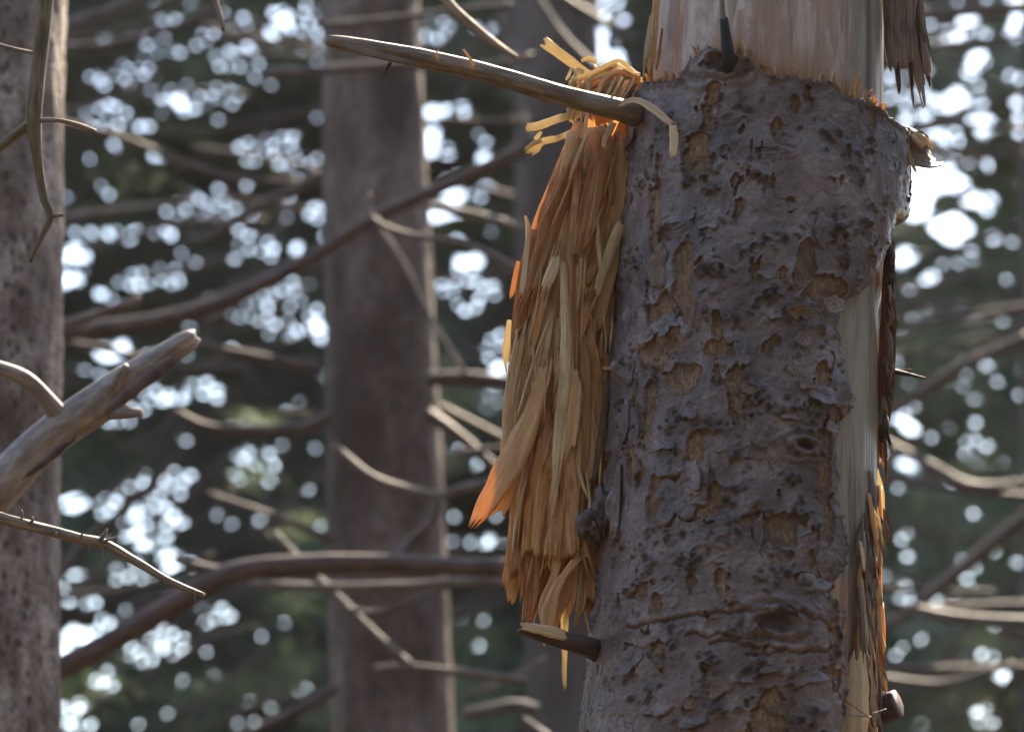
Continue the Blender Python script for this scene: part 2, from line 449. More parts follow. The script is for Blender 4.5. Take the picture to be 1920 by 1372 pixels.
wart_seed = [(1290, 340), (1340, 355), (1250, 440), (1450, 455), (1395, 470), (1330, 510), (1430, 340), (1370, 600), (1440, 560), (1340, 590), (1500, 600), (1540, 640),
  (1420, 750), (1330, 800), (1260, 800), (1460, 760), (1520, 780), (1400, 860), (1480, 900), (1380, 930), (1500, 950), (1360, 1000), (1300, 1060), (1440, 1080), (1230, 1060),
  (1270, 1200), (1330, 1240), (1400, 1260), (1500, 1270), (1220, 1300), (1520, 1340), (1350, 1340), (1250, 230), (1400, 190), (1560, 260), (1600, 330), (1620, 420), (1560, 430), (1210, 350), (1190, 520), (1580, 480)]
knots = [(1354, 124, 52, 26, 1.5), (1506, 836, 30, 17, 1.6), (1452, 1168, 46, 28, 1.5), (1445, 285, 34, 9, .5), (1268, 425, 22, 9, .6), (1368, 225, 22, 12, .5), (1490, 770, 26, 9, .4), (1360, 1015, 20, 14, .5)]

def build_bark():
    dz = .00098; nz = int((Z_TOP - Z_BOT) / dz) + 1
    ths = np.r_[np.linspace(-1.80, 1.80, 500), np.linspace(1.80, 2 * math.pi - 1.80, 44)[1:-1]]
    zs = np.linspace(Z_BOT, Z_TOP, nz)
    TH, Z = np.meshgrid(ths, zs, indexing='ij'); Sx = TH * .131; Tz = Z
    wx = (fbm(Sx / .03, Tz / .03, 3, 1) - .5) * .018; wy = (fbm(Sx / .03, Tz / .03, 3, 2) - .5) * .022
    h = (fbm(Sx / .09, Tz / .14, 3, 5) - .5) * .008 + (fbm(Sx / .028, Tz / .022, 3, 6) - .5) * .0030 + (fbm(Sx / .006, Tz / .004, 3, 86) - .5) * .0009
    n1 = fbm((Sx + wx) / .034, (Tz + wy) / .052, 4, 8)
    v = n1 * 7; f = v - np.floor(v)
    h += .00060 * (np.floor(v) + sstep(0, .05, f)) - .0016 + .00045 * np.exp(-f / .08)
    lip = np.exp(-((f - .0) / .05) ** 2)
    n2 = fbm((Sx + wx * .6) / .013, (Tz + wy * .6) / .019, 3, 12)
    v2 = n2 * 5; f2 = v2 - np.floor(v2)
    h += .00026 * (np.floor(v2) + sstep(0, .08, f2)) - .0005
    crack = np.maximum(.7 * np.exp(-((1 - f) / .045) ** 2) * sstep(.42, .6, fbm(Sx / .05, Tz / .05, 2, 83)), .12 * np.exp(-((1 - f2) / .07) ** 2))
    # flaked patches
    fm = np.full_like(h, -9.)
    jag = (fbm((Sx) / .010, (Tz) / .016, 4, 20) - .5)
    for (px, py, rx, ry, a) in flake_px:
        t0, z0 = st(px, py); k = .000479
        ds = (TH - t0) * .131; dzz = Z - z0
        u_ = (ds * math.cos(a) + dzz * math.sin(a)) / (rx * k); v_ = (-ds * math.sin(a) + dzz * math.cos(a)) / (ry * k)
        near = (np.abs(u_) < 2.2) & (np.abs(v_) < 2.2)
        val = 1 - np.sqrt(u_ ** 2 + np.abs(v_) ** 2.4) + 1.5 * jag
        fm = np.where(near, np.maximum(fm, val), fm)
    rnd = fbm((Sx + wx * .4) / .014, (Tz + wy * .4) / .026, 4, 31)
    fm = np.maximum(fm, (rnd - .715) * 5)
    fl = sstep(0.0, .07, fm)
    h -= .0030 * fl
    lipf = np.exp(-((fm + .06) / .10) ** 2); h += .0011 * lipf * (1 - fl)
    h += fl * (fbm(Sx / .006, Tz / .012, 3, 40) - .5) * .0016
    crack = np.maximum(crack * (1 - fl * .5), .8 * np.exp(-((fm - .05) / .06) ** 2) * (rnd > .42))
    # warts
    wart = np.zeros_like(h)
    r = np.random.default_rng(11)
    pts = []
    for (px, py) in wart_seed:
        t0, z0 = st(px, py)
        for _ in range(r.integers(6, 14)): pts.append((t0 + r.normal(0, .045), z0 + r.normal(0, .0055), r.uniform(.0016, .0034)))
    for _ in range(330):
        t0 = r.uniform(-1.75, 1.75); z0 = r.uniform(Z_BOT, Z_TOP)
        for _ in range(r.integers(1, 5)): pts.append((t0 + r.normal(0, .035), z0 + r.normal(0, .005), r.uniform(.0012, .0031)))
    dth = ths[1] - ths[0]
    for (t0, z0, rad) in pts:
        ii = int((t0 + 1.8) / dth); jj = int((z0 - Z_BOT) / (zs[1] - zs[0])); wi = int(rad * 3 / (dth * .131)) + 2
        a0, a1, b0, b1 = max(ii - wi, 0), min(ii + wi, 499), max(jj - wi, 0), min(jj + wi, nz)
        if a1 <= a0 or b1 <= b0: continue
        sk = r.normal(0, .35); d2 = ((((TH[a0:a1, b0:b1] - t0) * .131) + sk * (Z[a0:a1, b0:b1] - z0)) ** 2 + ((Z[a0:a1, b0:b1] - z0) * r.uniform(.65, 1.25)) ** 2) / rad ** 2
        lob = 1 + .5 * (vnoise(TH[a0:a1, b0:b1] * 90, Z[a0:a1, b0:b1] * 700, 3) - .5)
        d2 = d2 * (.35 + 1.5 * fbm(TH[a0:a1, b0:b1] * 70, Z[a0:a1, b0:b1] * 520, 2, 17))
        bmp = np.exp(-d2 ** 1.5 * 1.0) * lob - .6 * np.exp(-d2 * 6)
        h[a0:a1, b0:b1] += bmp * rad * 1.0
        wart[a0:a1, b0:b1] = np.maximum(wart[a0:a1, b0:b1], np.exp(-(d2 * .66) ** 2) * r.uniform(.35, 1))
    # branch scars with ring wrinkles
    for (px, py, rx, ry, amp) in knots:
        t0, z0 = st(px, py); k = .000479
        u_ = (TH - t0) * .131 / (rx * k); v_ = (Z - z0) / (ry * k)
        wv = (fbm(Sx / .01, Tz / .01, 2, 44) - .5) * .6
        d = np.sqrt(u_ ** 2 + v_ ** 2) + wv
        near = np.exp(-(d / 1.7) ** 2)
        h += amp * (near * (.0030 + .0011 * np.cos(d * 7.5)) - .0048 * np.exp(-(d / .42) ** 2))
        crack = np.maximum(crack, amp * np.exp(-(d / .5) ** 2)); crack = np.maximum(crack, amp * .55 * near * (np.cos(d * 7.5) < -.35))
        fl *= 1 - .8 * np.exp(-(d / 1.3) ** 2)
    # long wrinkles swinging out of the big scar
    for (x0, x1, yy, sag, wd) in ((1185, 1440, 1176, -30, 3.0), (1480, 1562, 1150, 36, 3.), (1330, 1470, 1206, 14, 3.5), (1400, 1560, 1226, -10, 3.), (1290, 1420, 1190, 18, 2.5)):
        ta, za = st(x0, yy); tb, zb = st(x1, yy + sag)
        f_ = np.clip((TH - ta) / (tb - ta), 0, 1)
        zc = za + (zb - za) * f_ ** 1.6 + (fbm(TH * 14 + yy, TH * 0, 3, 9) - .5) * .009
        m_ = np.exp(-((Z - zc) / (wd * .00048)) ** 2) * ((TH > ta) & (TH < tb))
        h -= .0016 * m_; crack = np.maximum(crack, .8 * m_)
        m2 = np.exp(-((Z - zc - .004) / .003) ** 2) * ((TH > ta) & (TH < tb)); h += .0012 * m2
    # where the bark is missing
    jt = (fbm(TH * 9, TH * 0 + 3, 4, 51) - .5) * .016 + (vnoise(TH * 60, TH * 0, 52) - .5) * .004
    zt = np.interp(TH, TOPE[:, 0], TOPE[:, 1]) + jt
    zt = np.where(TH > 1.8, TOPE[-1, 1] - .03, zt)
    out1 = Z - zt
    thr = np.interp(-Z, -RIGE[:, 1], RIGE[:, 0]) + .09 + (fbm(Z * 0 + 2, Z * 55, 4, 55) - .5) * .10 + (vnoise(Z * 0, Z * 420, 56) - .5) * .03
    out2 = np.where(TH > 2.5, -1, (TH - thr) * .131)
    out = np.maximum(out1, out2)
    gone = sstep(-.0012, .0008, out)
    edge = sstep(-.006, -.001, out) * (1 - gone)
    h += .0016 * np.exp(-((out + .003) / .003) ** 2)            # torn lip
    h -= .010 * np.exp(np.clip(out2, -1, 0) / .014)
    rb = R_bark(Z) + h + .003
    rr = rb * (1 - gone) + (R_core(Z) - .006) * gone
    mask = np.zeros(TH.shape + (4,))
    mask[..., 0] = np.clip(fl * (1 - .6 * wart), 0, 1); mask[..., 1] = wart * (1 - .3 * fl)
    mask[..., 2] = np.clip(np.maximum(crack, np.maximum(edge * .75, sstep(.0, .4, gone))), 0, 1)
    mask[..., 3] = np.clip(.5 + (fbm(Sx / .05, Tz / .06, 3, 61) - .5) * .9 + .18 * np.clip(lip, 0, 1) + .25 * lipf * (1 - fl), 0, 1.2)
    V = on_trunk(TH, Z, rr).reshape(-1, 3)
    n, k = TH.shape
    i, j = np.meshgrid(np.arange(n), np.arange(k - 1), indexing='ij'); i2 = (i + 1) % n
    F = np.stack([i * k + j, i2 * k + j, i2 * k + j + 1, i * k + j + 1], -1)
    keep = ~((gone[i, j] > .98) & (gone[i2, j] > .98) & (gone[i, j + 1] > .98) & (gone[i2, j + 1] > .98))
    F = F[keep]
    return mesh_obj('bark', V, F, M['bark'], tree, attr=mask.reshape(-1, 4))

bark = build_bark()

def build_core():
    ths = np.r_[np.linspace(-1.9, 1.9, 420), np.linspace(1.9, 2 * math.pi - 1.9, 30)[1:-1]]
    zs = np.r_[np.linspace(0, Z_BOT, 12)[:-1], np.linspace(Z_BOT, Z_TOP, 330), np.linspace(Z_TOP, 7.5, 14)[1:]]
    TH, Z = np.meshgrid(ths, zs, indexing='ij'); S = TH * .112
    grain = (fbm(S / .004, Z / .16, 3, 3) - .5) * .0010 + (fbm(S / .022, Z / .30, 3, 4) - .5) * .0040
    rr = R_core(np.clip(Z, Z_BOT - .6, Z_TOP + .4)) + grain
    rr = rr - .006 * sstep(.8, 1.5, TH) * sstep(0, .03, Z_STRIP + .03 - Z) * (TH < 2)
    zt = np.interp(TH, TOPE[:, 0], TOPE[:, 1])
    dz = Z - zt
    fr = np.clip(1.25 - dz / (.014 + .055 * fbm(S / .0032, Z / .3, 4, 7) ** 2.2), 0, 1)
    fr = np.where(dz < 0, 1, fr)
    # red-brown streak left by a torn fibre band, and side streaks
    for (px, wd, y0, y1, am) in ((1271, 9, -200, 200, .85), (1235, 4, -200, 140, .4), (1388, 8, 20, 150, .7), (1440, 5, 60, 150, .7), (1466, 4, 70, 150, .6)):
        t0, _ = st(px, 80, True)
        _, za = st(px, y0, True); _, zb = st(px, y1, True)
        d = (TH - t0) * .112 + (vnoise(Z * 25, Z * 0, px) - .5) * .004
        fr = np.maximum(fr, am * np.exp(-(d / (wd * .00048)) ** 4) * (Z < za) * (Z > zb))
    strip = sstep(.42, .55, TH) * (Z < Z_STRIP + .02)
    thr = np.interp(-Z, -RIGE[:, 1], RIGE[:, 0])
    bn = np.exp(-((TH - thr) / .15) ** 4) * strip
    low = sstep(st(1600, 1095)[1], st(1600, 1065)[1], Z)
    fr = np.where(Z < Z_STRIP + .02, 0, fr)
    red = np.maximum(bn * .8 * (.4 + fbm(S / .005, Z / .2, 3, 9)), .55 * strip * (1 - low) * sstep(.35, .6, fbm(S / .01, Z / .12, 3, 10)))
    fr = np.maximum(fr, red)
    grey = np.maximum(1. * sstep(.55, 1.0, TH + (fbm(S / .02, Z / .2, 3, 12) - .5) * .5) * (Z > Z_STRIP), .95 * strip * low)
    dk = .55 * sstep(.60, .66, fbm(S / .006, Z / .20, 3, 14)) * strip + .8 * np.exp(-((TH - .98) / .05) ** 2) * (Z > Z_STRIP + .15) * 1.
    mask = np.stack([np.clip(fr, 0, 1), np.clip(grey, 0, 1), np.clip(dk, 0, 1), np.ones_like(fr)], -1)
    V = on_trunk(TH, Z, rr).reshape(-1, 3); n, k = TH.shape
    i, j = np.meshgrid(np.arange(n), np.arange(k - 1), indexing='ij'); i2 = (i + 1) % n
    F = np.stack([i * k + j, i2 * k + j, i2 * k + j + 1, i * k + j + 1], -1).reshape(-1, 4)
    uv = np.stack([S, Z], -1).reshape(-1, 2)
    return mesh_obj('trunk', V, F, M['core'], tree, uv=uv, attr=mask.reshape(-1, 4))
core = build_core()

# rough lower bark, below the part the photograph shows
def build_lower_bark():
    ths = np.linspace(0, 2 * math.pi, 97)[:-1]; zs = np.linspace(-.3, Z_BOT + .004, 160)
    TH, Z = np.meshgrid(ths, zs, indexing='ij')
    rr = R_bark(np.clip(Z, Z_BOT - .7, None)) + .003 + (fbm(TH * 4, Z / .05, 4, 71) - .5) * .012 + .10 * np.exp(-np.clip(Z, 0, 9) / .18)
    mk = np.zeros(TH.shape + (4,)); mk[..., 3] = .5; mk[..., 0] = fbm(TH * 5, Z / .06, 3, 72) > .68
    n, k = TH.shape
    i, j = np.meshgrid(np.arange(n), np.arange(k - 1), indexing='ij'); i2 = (i + 1) % n
    F = np.stack([i * k + j, i2 * k + j, i2 * k + j + 1, i * k + j + 1], -1).reshape(-1, 4)
    mesh_obj('lower_bark', on_trunk(TH, Z, rr).reshape(-1, 3), F, M['bark'], tree, attr=mk.reshape(-1, 4))
build_lower_bark()

# loose bark flakes curling away from the bark
def flake(px, py, rx, ry, lift, side, seed, name='bark_flake', roll=0.0, lift0=.0015):
    r = np.random.default_rng(seed); t0, z0 = st(px, py); k = .000479
    na, nr = 18, 5
    a = np.linspace(0, 2 * math.pi, na, endpoint=False)
    rad = 1 + .9 * (vnoise(np.cos(a) * 1.8 + 4, np.sin(a) * 1.8 + seed, 3) - .5) + r.normal(0, .13, na)
    q = np.linspace(0.02, 1, nr)
    X = q[:, None] * rad * np.cos(a); Yq = q[:, None] * rad * np.sin(a)
    proj = X * math.cos(side) + Yq * math.sin(side)
    c = np.clip((proj + .75) / 1.75, 0, 1.3)
    hh = lift0 * .6 + lift * .8 * c ** 3.2 + .0008 * (vnoise(X * 3, Yq * 3, seed) - .5)
    shrink = 1 - roll * c
    ss = X * rx * k * (shrink if abs(math.cos(side)) > .5 else 1); zz = Yq * ry * k * (shrink if abs(math.sin(side)) > .5 else 1)
    V = on_trunk(t0 + ss / .131, z0 + zz, R_bark(z0 + zz) + .0035 + hh).reshape(-1, 3)
    i, j = np.meshgrid(np.arange(nr - 1), np.arange(na), indexing='ij'); j2 = (j + 1) % na
    F = np.stack([i * na + j, i * na + j2, (i + 1) * na + j2, (i + 1) * na + j], -1).reshape(-1, 4)
    F = np.vstack([F, ])
    mk = np.zeros((len(V), 4)); mk[:, 3] = .30 + .35 * r.random(); mk[-na:, 3] += .1; mk[:, 1] = (r.random(len(V)) < .12) * .7
    if r.random() < .2: mk[:, 0] = .7
    o = mesh_obj(name, V, F, M['bark'], bark, attr=mk)
    sm = o.modifiers.new('thickness', 'SOLIDIFY'); sm.thickness = .0009; sm.offset = -1
    return o
hero = [(1330, 895, 10, 46, .008, 0, .6), (1424, 1000, 11, 44, .008, 0, .6), (1545, 745, 26, 24, .012, -1.57, .2), (1255, 612, 34, 20, .006, -1.57, 0), (1240, 500, 22, 46, .006, -1.9, 0),
  (1312, 590, 12, 44, .007, 3.14, .3), (1392, 668, 18, 22, .006, 0, 0), (1556, 575, 26, 18, .009, -1.2, 0), (1295, 905, 24, 46, .004, 0, 0), (1270, 940, 40, 44, .003, -1.57, 0),
  (1495, 590, 22, 14, .007, 1.57, 0), (1395, 1270, 22, 14, .004, -1.57, 0), (1515, 1096, 26, 16, .006, -.6, 0), (1235, 1320, 34, 26, .006, -1.57, 0), (1300, 1345, 34, 22, .007, -1.57, 0),
  (1505, 1270, 30, 20, .006, -.8, 0), (1250, 830, 24, 18, .006, -1.57, 0), (1180, 790, 12, 40, .006, 3.14, 0), (1165, 940, 12, 60, .008, 3.14, 0), (1330, 420, 26, 16, .005, -1.57, 0),
  (1395, 300, 16, 22, .006, -2.2, 0), (1460, 270, 14, 20, .006, 2.4, 0), (1572, 742, 14, 26, .008, 0, 0), (1540, 1060, 14, 22, .008, 0, 0), (1540, 440, 18, 26, .005, .4, 0), (1300, 770, 18, 16, .005, -1.57, 0),
  (1480, 1330, 20, 24, .005, 1.57, 0), (1190, 690, 16, 26, .006, 3.0, 0), (1185, 600, 12, 30, .005, 3.14, 0), (1340, 1290, 26, 20, .005, -1.57, 0), (1190, 1240, 24, 22, .006, -2, 0), (1440, 1250, 24, 14, .005, -1.4, 0)]
for q, h_ in enumerate(hero): flake(h_[0], h_[1], h_[2], h_[3], h_[4], h_[5], 300 + q, roll=h_[6])
rf = np.random.default_rng(5)
for q in range(46):
    px = rf.uniform(1175, 1525) if q % 3 else rf.uniform(1175, 1660); py = rf.uniform(200, 1365) if px < 1525 else rf.uniform(250, 430)
    flake(px, py, rf.uniform(7, 18), rf.uniform(8, 22), rf.uniform(.002, .006), rf.choice([-1.57, -1.57, 0, 3.14, 1.57]) + rf.normal(0, .4), 500 + q, lift0=.0005)

YM = MAIN_Y
YF = MAIN_Y - .125          # front of the trunk
# lumpy knot at the torn upper edge with its blackened stub
def lump(name, px, py, Y, rx, ry, rz, mat, parent, seed, amp=.35, attr=True):
    nu, nv = 40, 26
    u = np.linspace(0, 2 * math.pi, nu, endpoint=False); v = np.linspace(.02, math.pi - .02, nv)
    U, Vv = np.meshgrid(u, v, indexing='ij'); c = at(px, py, Y); k = pxm(Y)
    d = np.stack([np.sin(Vv) * np.cos(U), np.sin(Vv) * np.sin(U), np.cos(Vv)], -1)
    nz = fbm(d[..., 0] * 2.2 + 7, d[..., 2] * 2.2 + d[..., 1] * 1.3 + seed, 4, seed) - .5
    ring = .05 * np.cos(d[..., 0] * 5 + d[..., 2] * 9 + nz * 14)
    nz3 = fbm(d[..., 0] * 7 + 3, d[..., 2] * 7 + d[..., 1] * 4 + seed, 3, seed + 9) - .5
    P = c + d * (1 + amp * 2 * nz + ring + .5 * nz3)[..., None] * np.array((rx * k, rz, ry * k))
    i, j = np.meshgrid(np.arange(nu), np.arange(nv - 1), indexing='ij'); i2 = (i + 1) % nu
    F = np.stack([i * nv + j, i * nv + j + 1, i2 * nv + j + 1, i2 * nv + j], -1).reshape(-1, 4)
    mk = np.zeros((nu * nv, 4)); mk[:, 3] = .25; mk[:, 2] = np.clip(.55 + 2.2 * (-nz.ravel()), 0, .9)
    return mesh_obj(name, P.reshape(-1, 3), F, mat, parent, attr=mk)
limb('branch_stub', [(1352, 140, YF + .02, 30), (1366, 118, YF - .005, 28), (1362, 80, YF - .01, 22), (1357, 40, YF - .012, 17)], M['char'], tree, n=20, rough=.14, jag=.003)
limb('branch_stub', [(1357, 44, YF - .012, 12), (1354, 10, YF - .016, 10), (1352, -60, YF - .02, 8)], M['dead_grey'], tree, n=10, rough=.1)
limb('branch_stub', [(1448, 1172, YF + .01, 22), (1458, 1152, YF - .012, 18), (1470, 1134, YF - .026, 14)], M['dead_dark'], tree, rough=.12, jag=.002)
limb('branch_stub', [(1182, 712, YM - .05, 34), (1165, 698, YM - .055, 28), (1148, 686, YM - .06, 20)], M['dead_grey'], tree, rough=.15, jag=.002)
limb('branch_stub', [(1640, 1335, YM - .02, 60), (1662, 1325, YM - .03, 56), (1682, 1318, YM - .035, 54)], M['dead_dark'], tree, rough=.1, jag=.001)
limb('branch_stub', [(1655, 694, YM - .02, 14), (1690, 699, YM - .03, 9), (1736, 709, YM - .04, 3)], M['dead_dark'], tree, rough=.15)
limb('branch_stub', [(1655, 692, YM - .02, 6), (1710, 693, YM - .03, 2)], M['dead'], tree, rough=.15)
# long broken branch on the left, with its hanging scraps
stub = limb('branch_stub', [(1188, 212, YM - .05, 54), (1150, 203, YM - .07, 44), (1050, 178, YM - .085, 40), (930, 142, YM - .10, 38), (800, 112, YM - .11, 37), (700, 92, YM - .12, 33), (635, 80, YM - .125, 27), (618, 77, YM - .126, 20)], M['dead'], tree, n=70, sides=16, rough=.11, jag=.004)
limb('side_twig', [(733, 118, YM - .115, 5), (727, 127, YM - .118, 9), (715, 147, YM - .12, 3)], M['dead_dark'], stub, rough=.3)
splinter([(888, 124, YM - .118, 6), (880, 108, YM - .12, 6), (868, 92, YM - .12, 4)], M['shaving'], stub, 'bark_curl', .0006)
splinter([(822, 112, YM - .12, 4), (818, 102, YM - .122, 3), (823, 92, YM - .12, 2)], M['shaving'], stub, 'bark_curl', .0005)
splinter([(640, 84, YM - .14, 10), (720, 106, YM - .137, 12), (790, 122, YM - .13, 5)], M['dead'], stub, 'bark_curl', .001, rag=(.1, .2))
limb('branch_stub', [(1128, 1222, YM - .04, 44), (1100, 1210, YM - .06, 36), (1050, 1197, YM - .07, 32), (1000, 1184, YM - .08, 26), (976, 1178, YM - .082, 18)], M['dead_dark'], tree, n=34, rough=.13, jag=.004)
splinter([(1065, 1192, YM - .09, 20), (1020, 1181, YM - .096, 20), (974, 1172, YM - .095, 12)], M['shaving'], tree, 'splinter', .002, rag=(.1, .1))
# dark lobed flake standing off the left edge
lump('bark_lump', 1112, 985, YM - .045, 24, 30, .010, M['bark'], tree, 15, .75)
lump('bark_lump', 1138, 965, YM - .050, 24, 44, .010, M['bark'], tree, 18, .6)

# ---------------- torn wood hanging from the upper left edge
out_l = [(215, 1085), (260, 1078), (350, 1040), (430, 1004), (480, 986), (560, 966), (640, 950), (700, 956), (770, 962), (850, 950), (930, 935), (1000, 955), (1060, 952), (1120, 950), (1170, 990)]
out_r = [(215, 1170), (300, 1184), (480, 1174), (700, 1158), (850, 1150), (980, 1140), (1080, 1134), (1130, 1110), (1170, 1060)]
def XL(y): return np.interp(y, [p[0] for p in out_l], [p[1] for p in out_l])
def XR(y): return np.interp(y, [p[0] for p in out_r], [p[1] for p in out_r])
def build_bundle():
    nu, nv = 40, 110
    ys = np.linspace(205, 1075, nv); u = np.linspace(0, 2 * math.pi, nu, endpoint=False)
    V = []; uv = []
    for i, y in enumerate(ys):
        xl, xr = XL(y) + 10, XR(y) + 6
        end = 1 if y < 1000 else max(.25, 1 - (y - 1000) / 120)
        cx, hw = (xl + xr) / 2, (xr - xl) / 2 * .94
        for a in u:
            x = cx + hw * math.cos(a)
            dep = .030 * math.sin(a) * end
            s = x * .00048
            rg = (float(fbm(a * 5.5, y / 260, 3, 91)) - .5) * .020
            p = at(x, y, YM + .014 + dep * (1 + 0) + rg * math.sin(a))
            V.append(p); uv.append((a * .03, y * .00048))
    V = np.array(V)
    i, j = np.meshgrid(np.arange(nv - 1), np.arange(nu), indexing='ij'); j2 = (j + 1) % nu
    F = np.stack([i * nu + j, (i + 1) * nu + j, (i + 1) * nu + j2, i * nu + j2], -1).reshape(-1, 4)
    return mesh_obj('torn_wood', V, F, M['shaded_orange'], tree, uv=np.array(uv))
torn = build_bundle()
D0 = YM - .022
W_, G_, S_ = M['wood'], M['gold'], M['shaving']
def sp(pts, mat=None, d=0.0, **kw):
    mat = mat or W_
    P = []
    for q in pts:
        P.append((q[0], q[1], D0 + d + (q[3] if len(q) > 3 else 0), q[2]))
    return splinter(P, mat, torn, **kw)
# traced pieces, (x, y, width[, depth]); depth offset d: smaller = nearer
sp([(1090, 230, 26), (1045, 345, 34), (1008, 440, 34), (985, 560, 30), (975, 680, 26), (985, 790, 20)], d=.012, n=22, k=8, arch=.5)
sp([(1000, 430, 16), (985, 520, 26), (972, 640, 30), (985, 760, 26), (975, 830, 12)], d=.004, n=20)
sp([(985, 405, 4), (990, 430, 8), (985, 500, 12), (978, 560, 12)], S_, d=-.004, twist=(.3, -.2))
sp([(1075, 250, 24), (1060, 380, 40), (1045, 500, 46), (1040, 640, 44), (1040, 780, 30)], d=.000, n=22, k=9, arch=.45)
sp([(1090, 260, 12), (1075, 420, 16), (1062, 560, 14), (1040, 600, 8)], d=-.010, twist=(.2, -.5))
sp([(1110, 240, 34), (1115, 340, 60), (1100, 470, 66), (1075, 540, 40)], d=-.002, n=20, k=9, arch=.4)
sp([(1165, 270, 30), (1150, 400, 56), (1120, 520, 66), (1090, 620, 70), (1075, 660, 50)], d=.002, n=22, k=10, arch=.35, rag=(0, .2))
sp([(1180, 380, 20), (1150, 520, 46), (1110, 640, 46), (1085, 680, 30)], d=.012, n=20, k=8)
sp([(1175, 540, 22), (1150, 640, 40), (1130, 730, 40), (1120, 800, 20)], d=.016, n=18, k=8)
sp([(1052, 470, 8), (1060, 560, 20), (1062, 700, 26), (1052, 800, 28), (1042, 900, 14), (1030, 1010, 10)], S_, d=-.016, n=24, k=7, arch=.5, twist=(.2, -.3), rag=(.05, .2))
sp([(1075, 600, 18), (1090, 680, 34), (1088, 800, 36), (1080, 930, 34), (1070, 1050, 38)], d=-.008, n=24, k=17, arch=.4, rag=(0, .06))
sp([(1095, 640, 10), (1115, 700, 24), (1118, 800, 26), (1105, 900, 20), (1098, 960, 16)], d=-.004, n=20, arch=.4)
sp([(1140, 660, 12), (1138, 760, 30), (1120, 880, 30), (1100, 980, 22), (1092, 1040, 14)], d=.002, n=20, arch=.5, twist=(.5, .2))
sp([(1150, 760, 14), (1142, 860, 26), (1122, 960, 22), (1110, 1060, 18)], M['inner_bark_and_shade'], d=-.006, n=18)  # dark strip standing for a shaded gap in the hank
sp([(1148, 640, 6), (1140, 720, 12), (1126, 820, 12), (1108, 930, 5)], M['inner_bark_and_shade'], d=-.012, n=16)  # shadowed crack drawn as a dark strip
sp([(1152, 830, 18), (1140, 920, 34), (1126, 1010, 34), (1116, 1080, 24)], M['shaded_orange'], d=-.004, n=18, k=12, rag=(.1, .15))
sp([(1120, 960, 16), (1112, 1040, 30), (1104, 1110, 26), (1100, 1135, 14)], M['shaded_orange'], d=.002, n=14, k=10, rag=(.1, .25))
sp([(1020, 690, 24), (1000, 770, 40), (960, 860, 50), (915, 940, 40), (878, 996, 8)], d=-.014, n=24, k=9, arch=.3, twist=(-.2, -.2), rag=(0, .10))
sp([(990, 830, 16), (965, 890, 26), (935, 955, 30), (915, 975, 10)], d=-.006, n=16, k=8, rag=(0, .25))
sp([(1040, 720, 40), (1030, 820, 46), (1012, 930, 50), (1000, 1050, 50)], d=-.002, n=24, k=17, arch=.35, rag=(0, .07))
sp([(1055, 840, 20), (1050, 930, 30), (1042, 1000, 34), (1040, 1058, 44)], d=-.010, n=20, k=17, arch=.35, rag=(0, .10))
sp([(1062, 800, 16), (1072, 920, 24), (1072, 1000, 26), (1075, 1056, 30)], d=-.012, n=20, k=17, arch=.4, rag=(0, .10))
sp([(1000, 880, 24), (975, 960, 30), (962, 1040, 30), (955, 1110, 16)], d=.004, n=20, k=8, rag=(0, .12))
sp([(980, 950, 20), (968, 1030, 26), (960, 1090, 24), (958, 1135, 8)], d=.012, n=16)
sp([(1010, 1010, 18), (998, 1070, 18), (985, 1130, 12), (980, 1165, 6)], d=.002, twist=(.8, 1.2))
sp([(1030, 1020, 18), (1018, 1090, 20), (1004, 1140, 14), (996, 1172, 6)], d=.006, twist=(.6, 1.2))
sp([(1050, 1030, 14), (1040, 1080, 14), (1022, 1140, 26), (1030, 1190, 8)], d=-.006, n=16, k=7)
sp([(1088, 1040, 14), (1060, 1075, 14), (1040, 1110, 22), (1028, 1160, 30), (1030, 1188, 10)], d=-.012, n=18, k=7)
sp([(1085, 1040, 22), (1070, 1090, 28), (1050, 1140, 18), (1040, 1180, 6)], d=.004)
sp([(1120, 1000, 26), (1118, 1060, 34), (1112, 1120, 30), (1105, 1150, 10)], d=.014, k=9, rag=(0, .2))
sp([(1100, 1020, 30), (1095, 1090, 40), (1088, 1130, 30), (1080, 1145, 20)], d=.016, k=9, rag=(0, .25))
sp([(1135, 990, 16), (1128, 1060, 22), (1124, 1110, 16)], d=.022, k=7, rag=(0, .25))
sp([(1062, 1130, 10), (1060, 1200, 10), (1058, 1260, 9), (1060, 1298, 4)], G_, d=.010, thick=.002)
sp([(1054, 1130, 6), (1055, 1210, 5), (1062, 1296, 3)], G_, d=.014)
sp([(1095, 1130, 6), (1100, 1165, 5), (1112, 1198, 3)], G_, d=.010)
sp([(1082, 1120, 5), (1095, 1140, 5), (1108, 1143, 3)], G_, d=.010)
sp([(1105, 1105, 6), (1098, 1130, 6), (1092, 1150, 3)], G_, d=.012)
sp([(1022, 1175, 6), (1020, 1200, 5), (1020, 1212, 3)], W_, d=.0)
sp([(1046, 478, 12), (1034, 512, 22), (1018, 548, 12)], S_, d=-.020, rag=(.1, .2))
sp([(1120, 440, 7), (1125, 490, 8), (1132, 530, 5)], S_, d=-.018)
sp([(1085, 515, 8), (1095, 540, 10), (1100, 552, 5)], W_, d=-.018)
sp([(972, 490, 8), (965, 530, 12), (956, 562, 5)], W_, d=.004)
sp([(955, 600, 8), (950, 660, 16), (954, 702, 10)], G_, d=.022, rag=(0, .3))
sp([(1130, 235, 16), (1140, 270, 24), (1145, 330, 18), (1150, 390, 8)], d=-.006)
sp([(1100, 250, 5), (1080, 300, 6), (1066, 340, 3)], S_, d=-.016)
sp([(1150, 230, 14), (1135, 262, 13), (1132, 280, 6)], S_, d=-.016)
